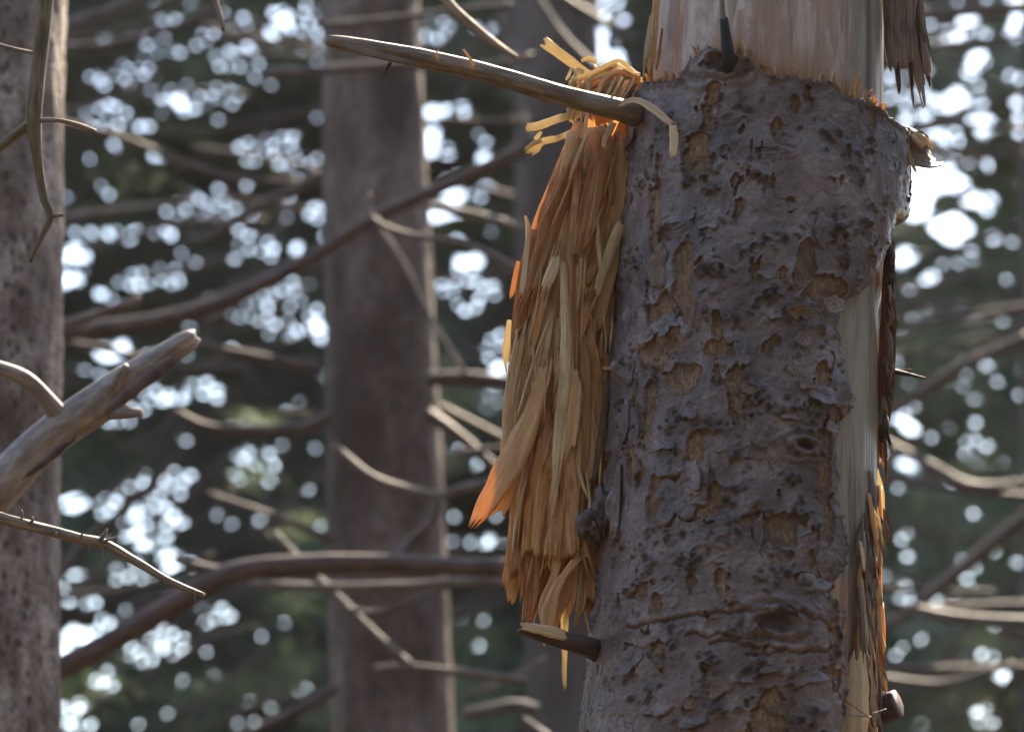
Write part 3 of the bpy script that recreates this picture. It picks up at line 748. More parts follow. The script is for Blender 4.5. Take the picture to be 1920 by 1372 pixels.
sp([(1165, 420, 22), (1140, 480, 20), (1115, 560, 12)], S_, d=-.010, twist=(.3, .3))
sp([(1130, 690, 7), (1142, 690, 7), (1150, 690, 4)], W_, d=-.016)
sp([(1140, 650, 10), (1150, 680, 12), (1140, 740, 8)], M['inner_bark_and_shade'], d=-.002)
# finer fibres through the whole hank
r = np.random.default_rng(21)
for q in range(115):
    y0 = r.uniform(230, 900); L = r.uniform(120, 360) if q < 52 else r.uniform(40, 220); y1 = min(y0 + L, 1110)
    f0 = r.uniform(.06, .94); f1 = np.clip(f0 + r.normal(-.06, .17), .04, .96)
    x0 = XL(y0) + (XR(y0) - XL(y0)) * f0; x1 = XL(y1) + (XR(y1) - XL(y1)) * f1
    wd = (r.uniform(18, 46) if q < 52 else r.uniform(2, 6)); b = .012 * (2 * f0 - 1) ** 2
    dd = (r.uniform(-.016, .006) if q < 52 else r.uniform(-.022, -.004)) + b * 1.4
    e_ = (.85, .75) if q < 52 else (.5, .35)
    sp([(x0, y0, wd * e_[0]), ((x0 + x1) / 2 + r.normal(0, 4), (y0 + y1) / 2, wd), (x1, y1, wd * e_[1])], W_ if r.random() < .82 else S_, d=dd, n=14 if q < 52 else 8, k=12 if q < 52 else 4,
       twist=(r.normal(0, .35), r.normal(0, .35)), rag=(.18, .32), arch=.15)
for q in range(48):                                             # frayed lower ends
    x = r.uniform(955, 1125); y0 = r.uniform(960, 1060); L = r.uniform(70, 140) * (1 if x > 985 else .8)
    sp([(x, y0, 8), (x + r.normal(-6, 6), y0 + L * .6, 10), (x + r.normal(-10, 8), y0 + L, 3)], G_ if x > 1085 and q % 2 else W_, d=r.uniform(-.004, .030), n=9, k=5, twist=(r.normal(0, .6), r.normal(0, .8)), rag=(0, .3))
# sunlit curls at the hinge
sp([(1192, 155, 60), (1165, 165, 66), (1140, 190, 56), (1130, 215, 40)], W_, d=.022, n=18, k=9, arch=.2, thick=.0010, twist=(.2, .1))
rh = np.random.default_rng(404)
for q in range(34):
    hx, hy = 1196 + rh.normal(0, 5), 152 + rh.normal(0, 9); ex, ey = rh.uniform(1066, 1135), rh.uniform(185, 235)
    ap = rh.uniform(112, 165); dd = rh.uniform(.0, .055); w_ = rh.uniform(3, 9) if q % 4 else rh.uniform(10, 20)
    sp([(hx, hy, w_), (hx - 32, ap + rh.uniform(0, 10), w_), ((hx + ex) / 2 - 6, ap + rh.uniform(4, 20), w_ * .9), (ex + 6, (ap + ey) / 2, w_ * .8), (ex, ey, w_ * .4)], (G_, G_, W_)[q % 3], d=dd, n=20, k=5, thick=.0012, twist=(rh.normal(.3, .5), rh.normal(.2, .6)), arch=.4)
sp([(1016, 76, 20), (1045, 98, 19), (1078, 122, 17), (1112, 145, 14), (1150, 172, 8)], G_, d=.030, n=16, k=10, thick=.003, rag=(.08, .1), arch=.5)
sp([(984, 240, 13), (1010, 236, 13), (1050, 222, 13), (1092, 213, 12), (1120, 214, 8)], G_, d=.020, n=14, thick=.004, rag=(.04, .1))
sp([(988, 290, 16), (1003, 276, 22), (1016, 266, 12), (1050, 258, 10), (1088, 240, 9)], G_, d=.018, n=14, k=8, thick=.003, rag=(.16, .1))
sp([(985, 280, 5), (1000, 270, 7), (1018, 262, 8)], G_, d=.014, thick=.002)
sp([(1002, 262, 6), (1008, 256, 8), (1016, 246, 4)], G_, d=.018)
sp([(1088, 130, 12), (1078, 160, 22), (1070, 190, 18), (1072, 220, 12), (1086, 240, 8)], G_, d=.028, n=18, thick=.003, twist=(.4, -.4))
sp([(1080, 150, 9), (1074, 180, 10), (1080, 205, 9)], W_, d=.012)
sp([(1198, 160, 8), (1150, 128, 9), (1112, 150, 9), (1085, 185, 7), (1066, 210, 4)], G_, d=.006, n=20, thick=.002)
sp([(1200, 150, 10), (1165, 135, 10), (1135, 148, 10), (1118, 185, 9), (1108, 212, 6)], W_, d=-.004, n=20, thick=.002)
sp([(1166, 130, 6), (1168, 155, 6), (1163, 175, 4)], S_, d=.004)
sp([(1102, 155, 6), (1104, 185, 6), (1098, 240, 6), (1088, 275, 3)], S_, d=.000, n=14)
sp([(1072, 128, 6), (1066, 142, 5), (1060, 152, 4)], G_, d=.026)
sp([(1090, 115, 7), (1105, 110, 8), (1120, 118, 7)], G_, d=.034)
sp([(1112, 165, 12), (1135, 178, 14), (1155, 190, 8)], G_, d=.034, thick=.002)
for q in range(24):
    x = r.uniform(1066, 1150); y = r.uniform(118, 175)
    sp([(x, y, 4), (x + r.normal(4, 8), y + r.uniform(15, 30), 5), (x + r.normal(6, 14), y + r.uniform(35, 70), 2)], G_, d=r.uniform(.006, .04), n=8, k=4, twist=(r.normal(0, .6), r.normal(0, .6)))
for q in range(10):
    x = r.uniform(1140, 1190); y = r.uniform(150, 175)
    sp([(x + 12, y - 12, 5), (x, y + 12, 5), (x - 18, y + 38, 2)], S_, d=r.uniform(-.03, .0), n=8, k=4)
# pale shaving draped over the bark
ft = MAIN_Y - .115
splinter([(1155, 200, ft + .035, 8), (1190, 188, ft + .015, 12), (1225, 205, ft - .002, 15), (1258, 232, ft - .016, 12), (1282, 245, ft - .02, 4)], S_, tree, 'splinter', .0012, rag=(.1, .2), n=20)
splinter([(1262, 236, ft - .018, 16), (1264, 262, ft - .020, 18), (1262, 285, ft - .022, 14), (1261, 300, ft - .022, 5)], S_, tree, 'splinter', .0012, n=12)
# splinters along the left edge of the peeled top
for q in range(12):
    x = 1212 + q * 2.0 + r.normal(0, 3); y0 = r.uniform(-60, 60)
    splinter([(x + 8, y0, YM - .045, 4), (x, y0 + 60, YM - .055, 7), (x - 6, r.uniform(110, 160), YM - .055, 3)], G_ if q % 3 == 0 else W_, tree, 'splinter', .0015, n=10, k=5)
# fibres standing up round the torn upper edge of the bark
for q in range(110):
    px = r.uniform(1205, 1660); py = float(np.interp(px, [p[0] for p in top_px], [p[1] for p in top_px])) + r.uniform(-4, 8)
    t0, z0 = st(px, py, True); hgt = .004 + .030 * float(vnoise(px / 26, 0, 5)) * r.random() ** 1.3; ln = r.normal(0, .025)
    P = on_trunk(np.array([t0, t0 + ln * .4, t0 + ln]), np.array([z0 - .004, z0 + hgt * .5, z0 + hgt]), R_core(z0) + np.array([.003, .0045, .005 + r.uniform(0, .004)]))
    _sd[0] += 1
    wv = r.uniform(.4, 1.6); V, F, uv = ribbon_geo(P, [.0026 * wv, .0018 * wv, .0004], .0006, (0, r.normal(0, .5)), 7, 4, (0, .3), .2, _sd[0])
    mesh_obj('splinter', V, F, M['wood'] if r.random() < .7 else M['shaving'], core, uv)

# ---------------- right side: tatters, loose bark, fibres
YR = MAIN_Y + .01
hang = splinter([(1688, -160, YR - .05, 76), (1688, -40, YR - .045, 70), (1686, 60, YR - .04, 62), (1690, 140, YR - .035, 46)], M['tatter'], tree, 'hanging_tatter', .004, n=26, k=12, rag=(0, .10), arch=.5)
for P in ([(1700, -80, 16), (1722, 60, 18), (1738, 150, 16), (1742, 165, 6)], [(1705, -60, 20), (1712, 60, 22), (1722, 140, 18), (1734, 205, 4)], [(1700, 60, 10), (1706, 130, 8), (1714, 210, 3)],
          [(1680, 100, 12), (1684, 150, 10), (1687, 180, 3)], [(1716, -60, 12), (1734, 70, 12), (1745, 130, 10)], [(1694, 20, 8), (1705, 100, 9), (1712, 175, 3)], [(1668, 0, 10), (1672, 80, 12), (1676, 128, 4)],
          [(1728, 60, 8), (1738, 120, 16), (1740, 150, 8)]):
    splinter([(a, b, YR - .035 + .012 * r.random(), c_) for a, b, c_ in P], M['tatter'] if r.random() < .75 else M['dead_dark'], hang, 'splinter', .002, n=16, k=6, rag=(0, .2), arch=.5, twist=(r.normal(0, .3), r.normal(0, .5)))
# curled bark piece below it
splinter([(1690, 262, YR - .03, 40), (1722, 280, YR - .03, 70), (1745, 292, YR - .02, 54), (1757, 296, YR - .0, 30)], M['tatter'], tree, 'curled_bark', .002, n=16, k=9, rag=(0, .25), arch=-.7)
splinter([(1700, 240, YR - .02, 10), (1725, 262, YR - .035, 24), (1748, 282, YR - .035, 16)], M['shaving'], tree, 'curled_bark', .001, n=12, k=7, rag=(.1, .25), arch=.7)
splinter([(1698, 270, YR - .045, 6), (1708, 300, YR - .045, 8), (1718, 325, YR - .04, 4)], M['gold'], tree, 'splinter', .001)
# long loose bark strip standing off the right edge
loose = splinter([(1668, 440, YR - .05, 16), (1666, 540, YR - .045, 26), (1664, 640, YR - .04, 30), (1660, 740, YR - .035, 30), (1656, 835, YR - .03, 16)], M['inner_bark_and_shade'], tree, 'loose_bark', .006, n=40, k=8, rag=(.05, .12), arch=.6)
for q in range(30):
    y = r.uniform(445, 800); x = 1670 + r.normal(0, 4) - max(0, (y - 640) * .06); L = r.uniform(14, 80); wv = r.uniform(3, 11)
    splinter([(x - r.uniform(2, 9), y - 10, YR - .05, wv * .5), (x + r.normal(1, 3), y + L * .5, YR - .052 - .006 * r.random(), wv), (x + r.normal(0, 5), y + L, YR - .05, 2)],
             (M['inner_bark_and_shade'], M['tatter'], M['bark_dark'])[int(r.integers(3))], loose, 'splinter', .002, n=10, k=6, twist=(r.normal(0, .8), r.normal(0, 1.0)), rag=(.2, .4))
for q in range(12):
    x = r.uniform(1643, 1660); y = r.uniform(770, 880)
    splinter([(x, y - 60, YR - .03, 5), (x + 2, y, YR - .02, 5), (x + r.uniform(-4, 8), y + r.uniform(20, 50), YR - .01, 2)], M['inner_bark_and_shade'] if q % 2 else M['wood'], loose, 'splinter', .0012, n=8, k=4, rag=(0, .4))
splinter([(1642, 880, YR - .0, 10), (1648, 920, YR + .005, 18), (1658, 968, YR + .01, 4)], M['gold'], tree, 'splinter', .0007, n=12, k=6)
# layered, torn wood down the lower right edge
for q in range(120):
    y0 = r.uniform(900, 1330); L = r.uniform(40, 150); f = (y0 - 900) / 430
    x0 = r.uniform(1610 - 6 * f, 1656); x1 = x0 + r.normal(5, 7)
    if q % 9 == 0: x1 += 10
    Yq = MAIN_Y - .084 + max(0, x0 - 1612) / 40 * .055
    mt = (M['tatter'], M['inner_bark_and_shade'], M['wood'], M['gold'], M['shaving'])[int(r.choice(5, p=[.40, .28, .16, .05, .11]))]
    splinter([(x0, y0, Yq, r.uniform(3, 7)), ((x0 + x1) / 2 + r.normal(0, 2), y0 + L / 2, Yq - .004, r.uniform(4, 13)), (x1, y0 + L, Yq - r.uniform(0, .012), 2)], mt, core, 'splinter', .0015, n=9, k=5, twist=(r.normal(0, .5), r.normal(0, .7)), rag=(.1, .3))
for P in ([(1632, 880, 12), (1634, 960, 20), (1636, 1010, 10)], [(1622, 1020, 20), (1630, 1090, 26), (1638, 1160, 12)], [(1640, 985, 8), (1652, 1010, 8), (1660, 1030, 4)], [(1625, 1060, 8), (1640, 1090, 6), (1656, 1120, 3)], [(1618, 1200, 16), (1628, 1280, 24), (1632, 1372, 24), (1634, 1430, 20)],
          [(1604, 1215, 40), (1602, 1300, 52), (1600, 1400, 54), (1600, 1460, 54)]):
    splinter([(a, b, MAIN_Y - .082 + (a - 1612) / 40 * .05, c_) for a, b, c_ in P], M['shaving'] if P[0][0] < 1620 else M['tatter'], core, 'splinter', .002, n=20, k=15, rag=(.16, .15), arch=.4)
# fallen needles caught on the peeled strip
for (x0, y0, x1, y1, lab) in ((1572, 1303, 1648, 1357, 'longest dry grey needle slanting across the peeled wood strip of the torn trunk'),
        (1528, 1364, 1576, 1340, 'short dry needle lying over the bark edge beside the peeled strip'),
        (1576, 1340, 1634, 1343, 'level dry needle lying straight across the peeled wood strip'),
        (1634, 1338, 1662, 1328, 'tiny dry needle tip touching the round cut stub at the peeled strip')):
    o = limb('fallen_needle', [(x0, y0, YF + .012, 2.4), (x1, y1, YF + .022, 2.0)], M['dead_grey'], None, n=6, sides=6, rough=.05)
    tag(o, lab, 'needle', 'dry needles on the peeled strip')

# ------------------------------------------------------------------ other trees
def trunk_geo(px_b, px_t, wb, wt, Y, z0, z1, seed, rough=.05):
    B = at(px_b, 1372, Y); T = at(px_t, 0, Y); d = (T - B) / (T[2] - B[2]); k = pxm(Y)
    n, sides = 700, 110
    zs = np.linspace(z0, z1, n); f = (zs - B[2]) / (T[2] - B[2])
    C = B + d * (zs - B[2])[:, None]; R = np.clip(.5 * k * (wb + (wt - wb) * f), .02, None) + .07 * np.exp(-np.clip(zs, 0, None) / .2)
    a = np.linspace(0, 2 * math.pi, sides, endpoint=False); A, Zq = np.meshgrid(a, zs); 
    rr = R[:, None] * (1 + rough * 2 * (fbm(np.cos(A) * 3 + 9, Zq * 6 + np.sin(A) * 3, 4, seed) - .5)) + .007 * (fbm(A * 7, Zq * 28, 3, seed + 5) - .5)
    V = np.stack([C[:, None, 0] + rr * np.cos(A), C[:, None, 1] + rr * np.sin(A), Zq], -1).reshape(-1, 3)
    i, j = np.meshgrid(np.arange(n - 1), np.arange(sides), indexing='ij'); j2 = (j + 1) % sides
    F = np.stack([i * sides + j, i * sides + j2, (i + 1) * sides + j2, (i + 1) * sides + j], -1).reshape(-1, 4)
    return V, F
def add_tree(label, px_b, px_t, wb, wt, Y, mat, seed, top=9.0, rough=.05):
    t = empty('spruce_tree', (0, 0, 0), label, 'tree', None)
    V, F = trunk_geo(px_b, px_t, wb, wt, Y, -.2, top, seed, rough)
    mesh_obj('trunk', V, F, mat, t); return t
YL, YMID, YD = 4.75, 7.0, 9.2
left_tree = add_tree('grey-brown spruce trunk speckled with dark scars behind the forked twig', -70, -52, 350, 352, YL, M['bark_left'], 31, rough=.05)
mid_tree = add_tree('out-of-focus brown spruce trunk with sunlit edge behind the long broken branch', 736, 694, 226, 186, YMID, M['bark_mid'], 32, rough=.04)
dark_tree = add_tree('dim brown trunk half hidden by the hanging torn wood', 1080, 1040, 180, 165, YD, M['bark_dark'], 33)
right_tree = add_tree('far spruce mostly hidden behind the torn trunk, its bare limbs crossing hazy green boughs', 1600, 1640, 70, 50, 11.0, M['bark_dark'], 34)
edge_tree = add_tree('dark far trunk among hazy green boughs right of the torn trunk', 1990, 1985, 150, 140, 10.5, M['bark_dark'], 35)

D, K, G = M['dead_far'], M['dead_dark'], M['dead_far']
def br(t, pts, mat, Y, w0, w1, n=None, rough=.10):
    m_ = len(pts)
    return limb('branch', [(p[0], p[1], (p[2] if len(p) > 2 else Y), w0 + (w1 - w0) * i / (m_ - 1)) for i, p in enumerate(pts)], mat, t, n=n, sides=10, rough=rough)
# dead limbs of the middle trunk
br(mid_tree, [(110, 625), (300, 600), (430, 560), (570, 490), (700, 410), (830, 350), (960, 290), (1010, 255)], K, 6.6, 34, 24)
br(mid_tree, [(1010, 1066), (860, 1062), (720, 1056), (560, 1060), (430, 1076), (340, 1125), (230, 1190), (110, 1252), (-20, 1310)], K, 5.9, 36, 46)
br(mid_tree, [(330, 1050), (400, 1068), (440, 1070)], D, 5.9, 14, 24)
br(mid_tree, [(1000, 1092), (880, 1090), (760, 1098), (600, 1100), (465, 1094)], D, 6.1, 22, 15)
br(mid_tree, [(515, 1000), (570, 1058), (640, 1125), (700, 1185), (770, 1248)], D, 6.25, 13, 16)
br(mid_tree, [(700, 1254), (770, 1250), (880, 1262), (990, 1277)], D, 6.25, 14, 16)
br(mid_tree, [(622, 832), (690, 888), (740, 910), (822, 930)], G, 6.0, 13, 15)
br(mid_tree, [(822, 930), (880, 912), (975, 895)], D, 6.05, 16, 20)
br(mid_tree, [(824, 930), (812, 975), (775, 1015), (740, 1060)], K, 6.1, 16, 26)
br(mid_tree, [(690, 362), (698, 408), (760, 438), (860, 455), (930, 482), (985, 515)], G, 6.0, 10, 14)
br(mid_tree, [(698, 408), (760, 500), (810, 600), (872, 702)], G, 6.6, 10, 9)
br(mid_tree, [(800, 385), (900, 405), (1000, 435)], G, 6.4, 16, 16)
br(mid_tree, [(800, 712), (880, 708), (990, 722)], K, 6.8, 30, 22)
br(mid_tree, [(800, 775), (850, 810), (920, 870), (980, 930)], K, 6.8, 26, 20)
br(mid_tree, [(855, 850), (910, 843), (985, 835)], D, 6.5, 15, 12)
br(mid_tree, [(820, 760), (880, 790), (960, 830)], K, 7.2, 16, 12)
br(mid_tree, [(600, 48), (700, 40), (820, 25), (960, 10)], D, 6.4, 16, 14)
br(mid_tree, [(500, 138), (620, 130), (760, 122), (880, 128), (1000, 105)], D, 6.6, 20, 14)
br(mid_tree, [(600, 690), (500, 672), (350, 640)], K, 6.8, 22, 12)
br(mid_tree, [(620, 780), (570, 800), (480, 806), (390, 800), (330, 772)], K, 6.6, 26, 14)
br(mid_tree, [(620, 1010), (520, 970), (390, 925)], K, 6.8, 18, 10)
br(mid_tree, [(640, 1140), (720, 1145), (830, 1105), (1000, 1020)], K, 6.2, 9, 9)
br(mid_tree, [(630, 1290), (560, 1330), (420, 1400)], K, 6.9, 22, 20)
br(mid_tree, [(600, 330), (560, 350), (480, 390), (380, 450)], D, 7.2, 28, 12)
br(mid_tree, [(870, 1340), (960, 1322), (1010, 1330)], D, 6.6, 24, 22)
br(mid_tree, [(980, 1350), (1030, 1385)], G, 6.0, 18, 18)
br(mid_tree, [(880, 1300), (960, 1270), (1020, 1235)], D, 7.2, 10, 9)
# limbs of the dim trunk in the middle
br(dark_tree, [(990, -30), (1040, 50), (1090, 105), (1140, 150)], G, 7.4, 18, 18)
br(dark_tree, [(1030, -20), (1100, 25), (1180, 70)], K, 8.6, 20, 20)
br(dark_tree, [(930, 0), (965, 150), (985, 300)], K, 8.6, 16, 18)
br(dark_tree, [(830, 225), (900, 228), (990, 225)], K, 8.2, 12, 12)
# limbs of the left trunk
br(left_tree, [(110, 612), (180, 590), (265, 562)], M['wood'] if False else D, 5.6, 20, 22)
br(left_tree, [(100, 55), (190, 25), (290, -20)], D, 7.0, 20, 18)
br(left_tree, [(90, 90), (200, 85), (330, 50), (420, 10)], K, 8.0, 18, 18)
br(left_tree, [(110, 230), (230, 260), (330, 300), (440, 335), (560, 340)], K, 7.4, 18, 10)
br(left_tree, [(110, 410), (220, 395), (360, 380)], D, 8.4, 16, 12)
br(left_tree, [(110, 640), (220, 660), (340, 690), (470, 690)], K, 7.4, 16, 10)
br(left_tree, [(100, 1090), (170, 1010), (260, 930), (340, 850)], K, 7.2, 22, 12)
br(left_tree, [(110, 1120), (260, 1100), (400, 1040)], K, 8.0, 16, 10)
# limbs crossing on the right
br(right_tree, [(1600, 815), (1700, 755), (1800, 690), (1930, 632)], K, 8.0, 20, 24)
br(right_tree, [(1640, 820), (1740, 870), (1830, 912), (1960, 900)], D, 7.8, 20, 18)
br(right_tree, [(1610, 1215), (1700, 1150), (1800, 1070), (1960, 940)], K, 8.2, 18, 30)
br(right_tree, [(1715, 1142), (1800, 1158), (1960, 1168)], D, 7.2, 20, 21)
br(right_tree, [(1660, 1130), (1720, 1140), (1960, 1132)], K, 8.4, 18, 16)
br(right_tree, [(1872, 1180), (1960, 1200)], D, 7.2, 21, 21)
br(right_tree, [(1630, 1268), (1760, 1282), (1850, 1258), (1900, 1245)], D, 7.6, 16, 14)
br(right_tree, [(1650, 1250), (1760, 1254), (1960, 1250)], K, 8.6, 16, 16)
br(right_tree, [(1630, 615), (1760, 600), (1960, 570)], K, 9.0, 14, 15)
br(right_tree, [(1680, 30), (1800, 22), (1960, 12)], K, 9.4, 26, 26)
br(right_tree, [(1700, 250), (1800, 235), (1960, 245)], D, 9.0, 12, 12)
br(right_tree, [(1660, 900), (1780, 915), (1960, 935)], K, 9.0, 15, 16)
br(right_tree, [(1700, 950), (1730, 1010), (1780, 1015)], K, 9.0, 10, 9)
# dim criss-crossing dead limbs farther in
r = np.random.default_rng(77)
def dim_limbs(t, xs, ys, n, Y0, Y1, slope):
    for _ in range(n):
        x, y = r.uniform(*xs), r.uniform(*ys); L = r.uniform(160, 420); a = r.normal(slope, .28); Yq = r.uniform(Y0, Y1)
        P = [(x - L * math.cos(a) / 2, y + L * math.sin(a) / 2), (x + r.normal(0, 14), y + r.normal(0, 14)), (x + L * math.cos(a) / 2, y - L * math.sin(a) / 2)]
        br(t, P, K, Yq, r.uniform(6, 17), r.uniform(4, 9))
dim_limbs(mid_tree, (120, 620), (0, 700), 24, 8, 12, .3)
dim_limbs(mid_tree, (120, 640), (700, 1372), 24, 8, 12, .45)
dim_limbs(dark_tree, (820, 1180), (0, 1372), 22, 9.5, 13, .3)
dim_limbs(right_tree, (1660, 1920), (0, 1372), 34, 8, 13, .15)

D, G = M['dead'], M['dead_grey']
# ------------------------------------------------------------------ single dead branches near the torn trunk
def dead(name, label, pts, mat, n=None, rough=.1, sides=14, cat='branch'):
    t = empty(name, (0, 0, 0), label, cat)
    limb('stem', pts, mat, t, n=n, rough=rough, sides=sides, jag=.003); return t
YB = 4.05
t = dead('dead_branch', 'thick bare grey-tan dead branch with bent side shoot, pointing up past the speckled trunk',
  [(-120, 1040, YB, 110), (0, 912, YB, 84), (60, 850, YB, 78), (120, 800, YB, 76), (190, 752, YB, 76), (235, 715, YB - .01, 62), (290, 680, YB - .02, 52), (335, 650, YB - .03, 44), (356, 637, YB - .03, 40), (366, 630, YB - .03, 24)], M['dead_grey'], n=60, rough=.05, sides=20)
limb('side_shoot', [(-60, 675, YB - .05, 22), (0, 690, YB - .04, 26), (50, 712, YB - .03, 30), (90, 752, YB - .02, 32), (125, 800, YB, 44)], M['dead_grey'], t, n=30, rough=.06)
for q in ([(196, 778, 16), (250, 730, 26), (310, 686, 22), (352, 652, 10)], [(40, 900, 6), (90, 860, 16), (150, 812, 8)]):
    splinter([(a, b, YB - .062, c_) for a, b, c_ in q], M['dead_dark'], t, 'bark_patch', .003, n=16, k=7, rag=(.2, .25), arch=.6)
limb('stub', [(205, 770, YB, 36), (235, 773, YB - .02, 26), (264, 774, YB - .03, 16)], M['dead_grey'], t, rough=.12)
limb('stub', [(215, 725, YB - .02, 30), (228, 700, YB - .03, 20), (238, 684, YB - .035, 8)], M['dead_grey'], t, rough=.15)
YB = 3.62
t = dead('dead_twig', 'slender yellow-brown forked twig hanging down in front of the speckled trunk',
  [(90, -60, YB, 33), (81, 40, YB, 31), (72, 130, YB, 29), (63, 225, YB, 32), (70, 300, YB, 20), (82, 370, YB, 18), (95, 405, YB, 16), (80, 440, YB, 12), (58, 488, YB, 7)], mat_deadwood('olive_twig', (.06, .038, .018), (.15, .105, .05), (.25, .19, .105)), n=60, rough=.06)
ol = t.children[0].data.materials[0] if t.children else D
ol = bpy.data.materials['olive_twig']
limb('side_shoot', [(64, 228, YB, 24), (30, 252, YB, 19), (-30, 300, YB, 15)], ol, t, rough=.06)
limb('side_shoot', [(66, 226, YB, 10), (110, 226, YB - .01, 9), (150, 235, YB - .01, 8), (180, 246, YB - .01, 6)], D, t, rough=.1)
limb('side_shoot', [(-30, 75, YB, 7), (20, 90, YB, 6), (72, 102, YB, 7)], D, t, rough=.1)
limb('side_shoot', [(95, 405, YB, 9), (119, 403, YB - .01, 6)], D, t, rough=.1)
YB = 3.50
t = dead('dead_twig', 'thorny pale dead twig slanting down across the speckled trunk',
  [(-60, 955, YB, 24), (0, 970, YB, 21), (70, 988, YB, 20), (150, 1010, YB, 19), (200, 1022, YB, 20), (260, 1055, YB, 15), (320, 1090, YB, 13), (380, 1115, YB, 9)], D, n=60, rough=.2)
for q in ([(186, 1015, 10), (197, 1000, 8), (200, 990, 4)], [(188, 1016, 6), (208, 1010, 5), (222, 1005, 2)], [(190, 1022, 5), (194, 1040, 3), (197, 1052, 1.5)], [(40, 975, 5), (42, 962, 3), (40, 955, 1.5)], [(55, 982, 8), (62, 974, 5), (60, 968, 2)], [(104, 998, 5), (108, 1006, 3), (109, 1010, 1.5)], [(170, 1020, 5), (166, 1032, 2)], [(365, 1108, 5), (366, 1128, 2)], [(150, 1006, 7), (155, 1000, 3)]):
    limb('thorn', [(a, b, YB - .006, c_) for a, b, c_ in q], D, t, n=8, sides=8, rough=.15)
dead('dead_twig', 'straight dark twig reaching down from above, beyond the long broken branch',
  [(790, -60, 4.1, 18), (850, 15, 4.1, 17), (900, 60, 4.1, 17), (940, 90, 4.1, 13), (968, 108, 4.1, 9)], D, n=30)
dead('dead_twig', 'short thin twig tip hanging above the sky gaps between the two nearest background trunks',
  [(392, -60, 3.95, 9), (404, 0, 3.95, 10), (412, 28, 3.95, 9), (418, 55, 3.95, 6)], D, n=16)

# ------------------------------------------------------------------ foliage
def cards(name, X, Yc, Zc, L, Wd, ang, tilt, tone, mat, parent=None):
    """many small needle sprays: pointed, bent, leaf-sized faces"""
    n = len(X); C = np.stack([X, Yc, Zc], -1)
    a = np.stack([np.cos(ang) * np.cos(tilt), np.sin(tilt), np.sin(ang) * np.cos(tilt)], -1)
    nrm = rng.normal(0, .55, (n, 3)); nrm[:, 1] += -1
    b = np.cross(a, nrm); b /= np.linalg.norm(b, axis=1)[:, None]; c = np.cross(a, b)
    L = L[:, None]; Wd = Wd[:, None]
    V = np.stack([C - a * L, C - b * Wd - a * L * .1, C + a * L - c * L * .15, C + b * Wd - a * L * .1], 1).reshape(-1, 3)
    F = np.arange(n * 4).reshape(-1, 4)
    mk = np.zeros((n, 4, 4)); mk[:, :, 0] = tone[:, None]; mk[..., 3] = 1
    return mesh_obj(name, V, F, mat, parent, attr=mk.reshape(-1, 4), smooth=False)

M['needle_dark'] = mat_needles('far_needles', [(.026, .021, .016), (.034, .032, .020), (.034, .048, .024), (.070, .088, .048), (.135, .148, .100)], (.12, .15, .075), .15)  # palest far stops carry the veil of light on the right
M['needle_lit'] = mat_needles('near_needles', [(.030, .034, .020), (.045, .054, .028), (.075, .088, .045)], (.15, .20, .10), .2)

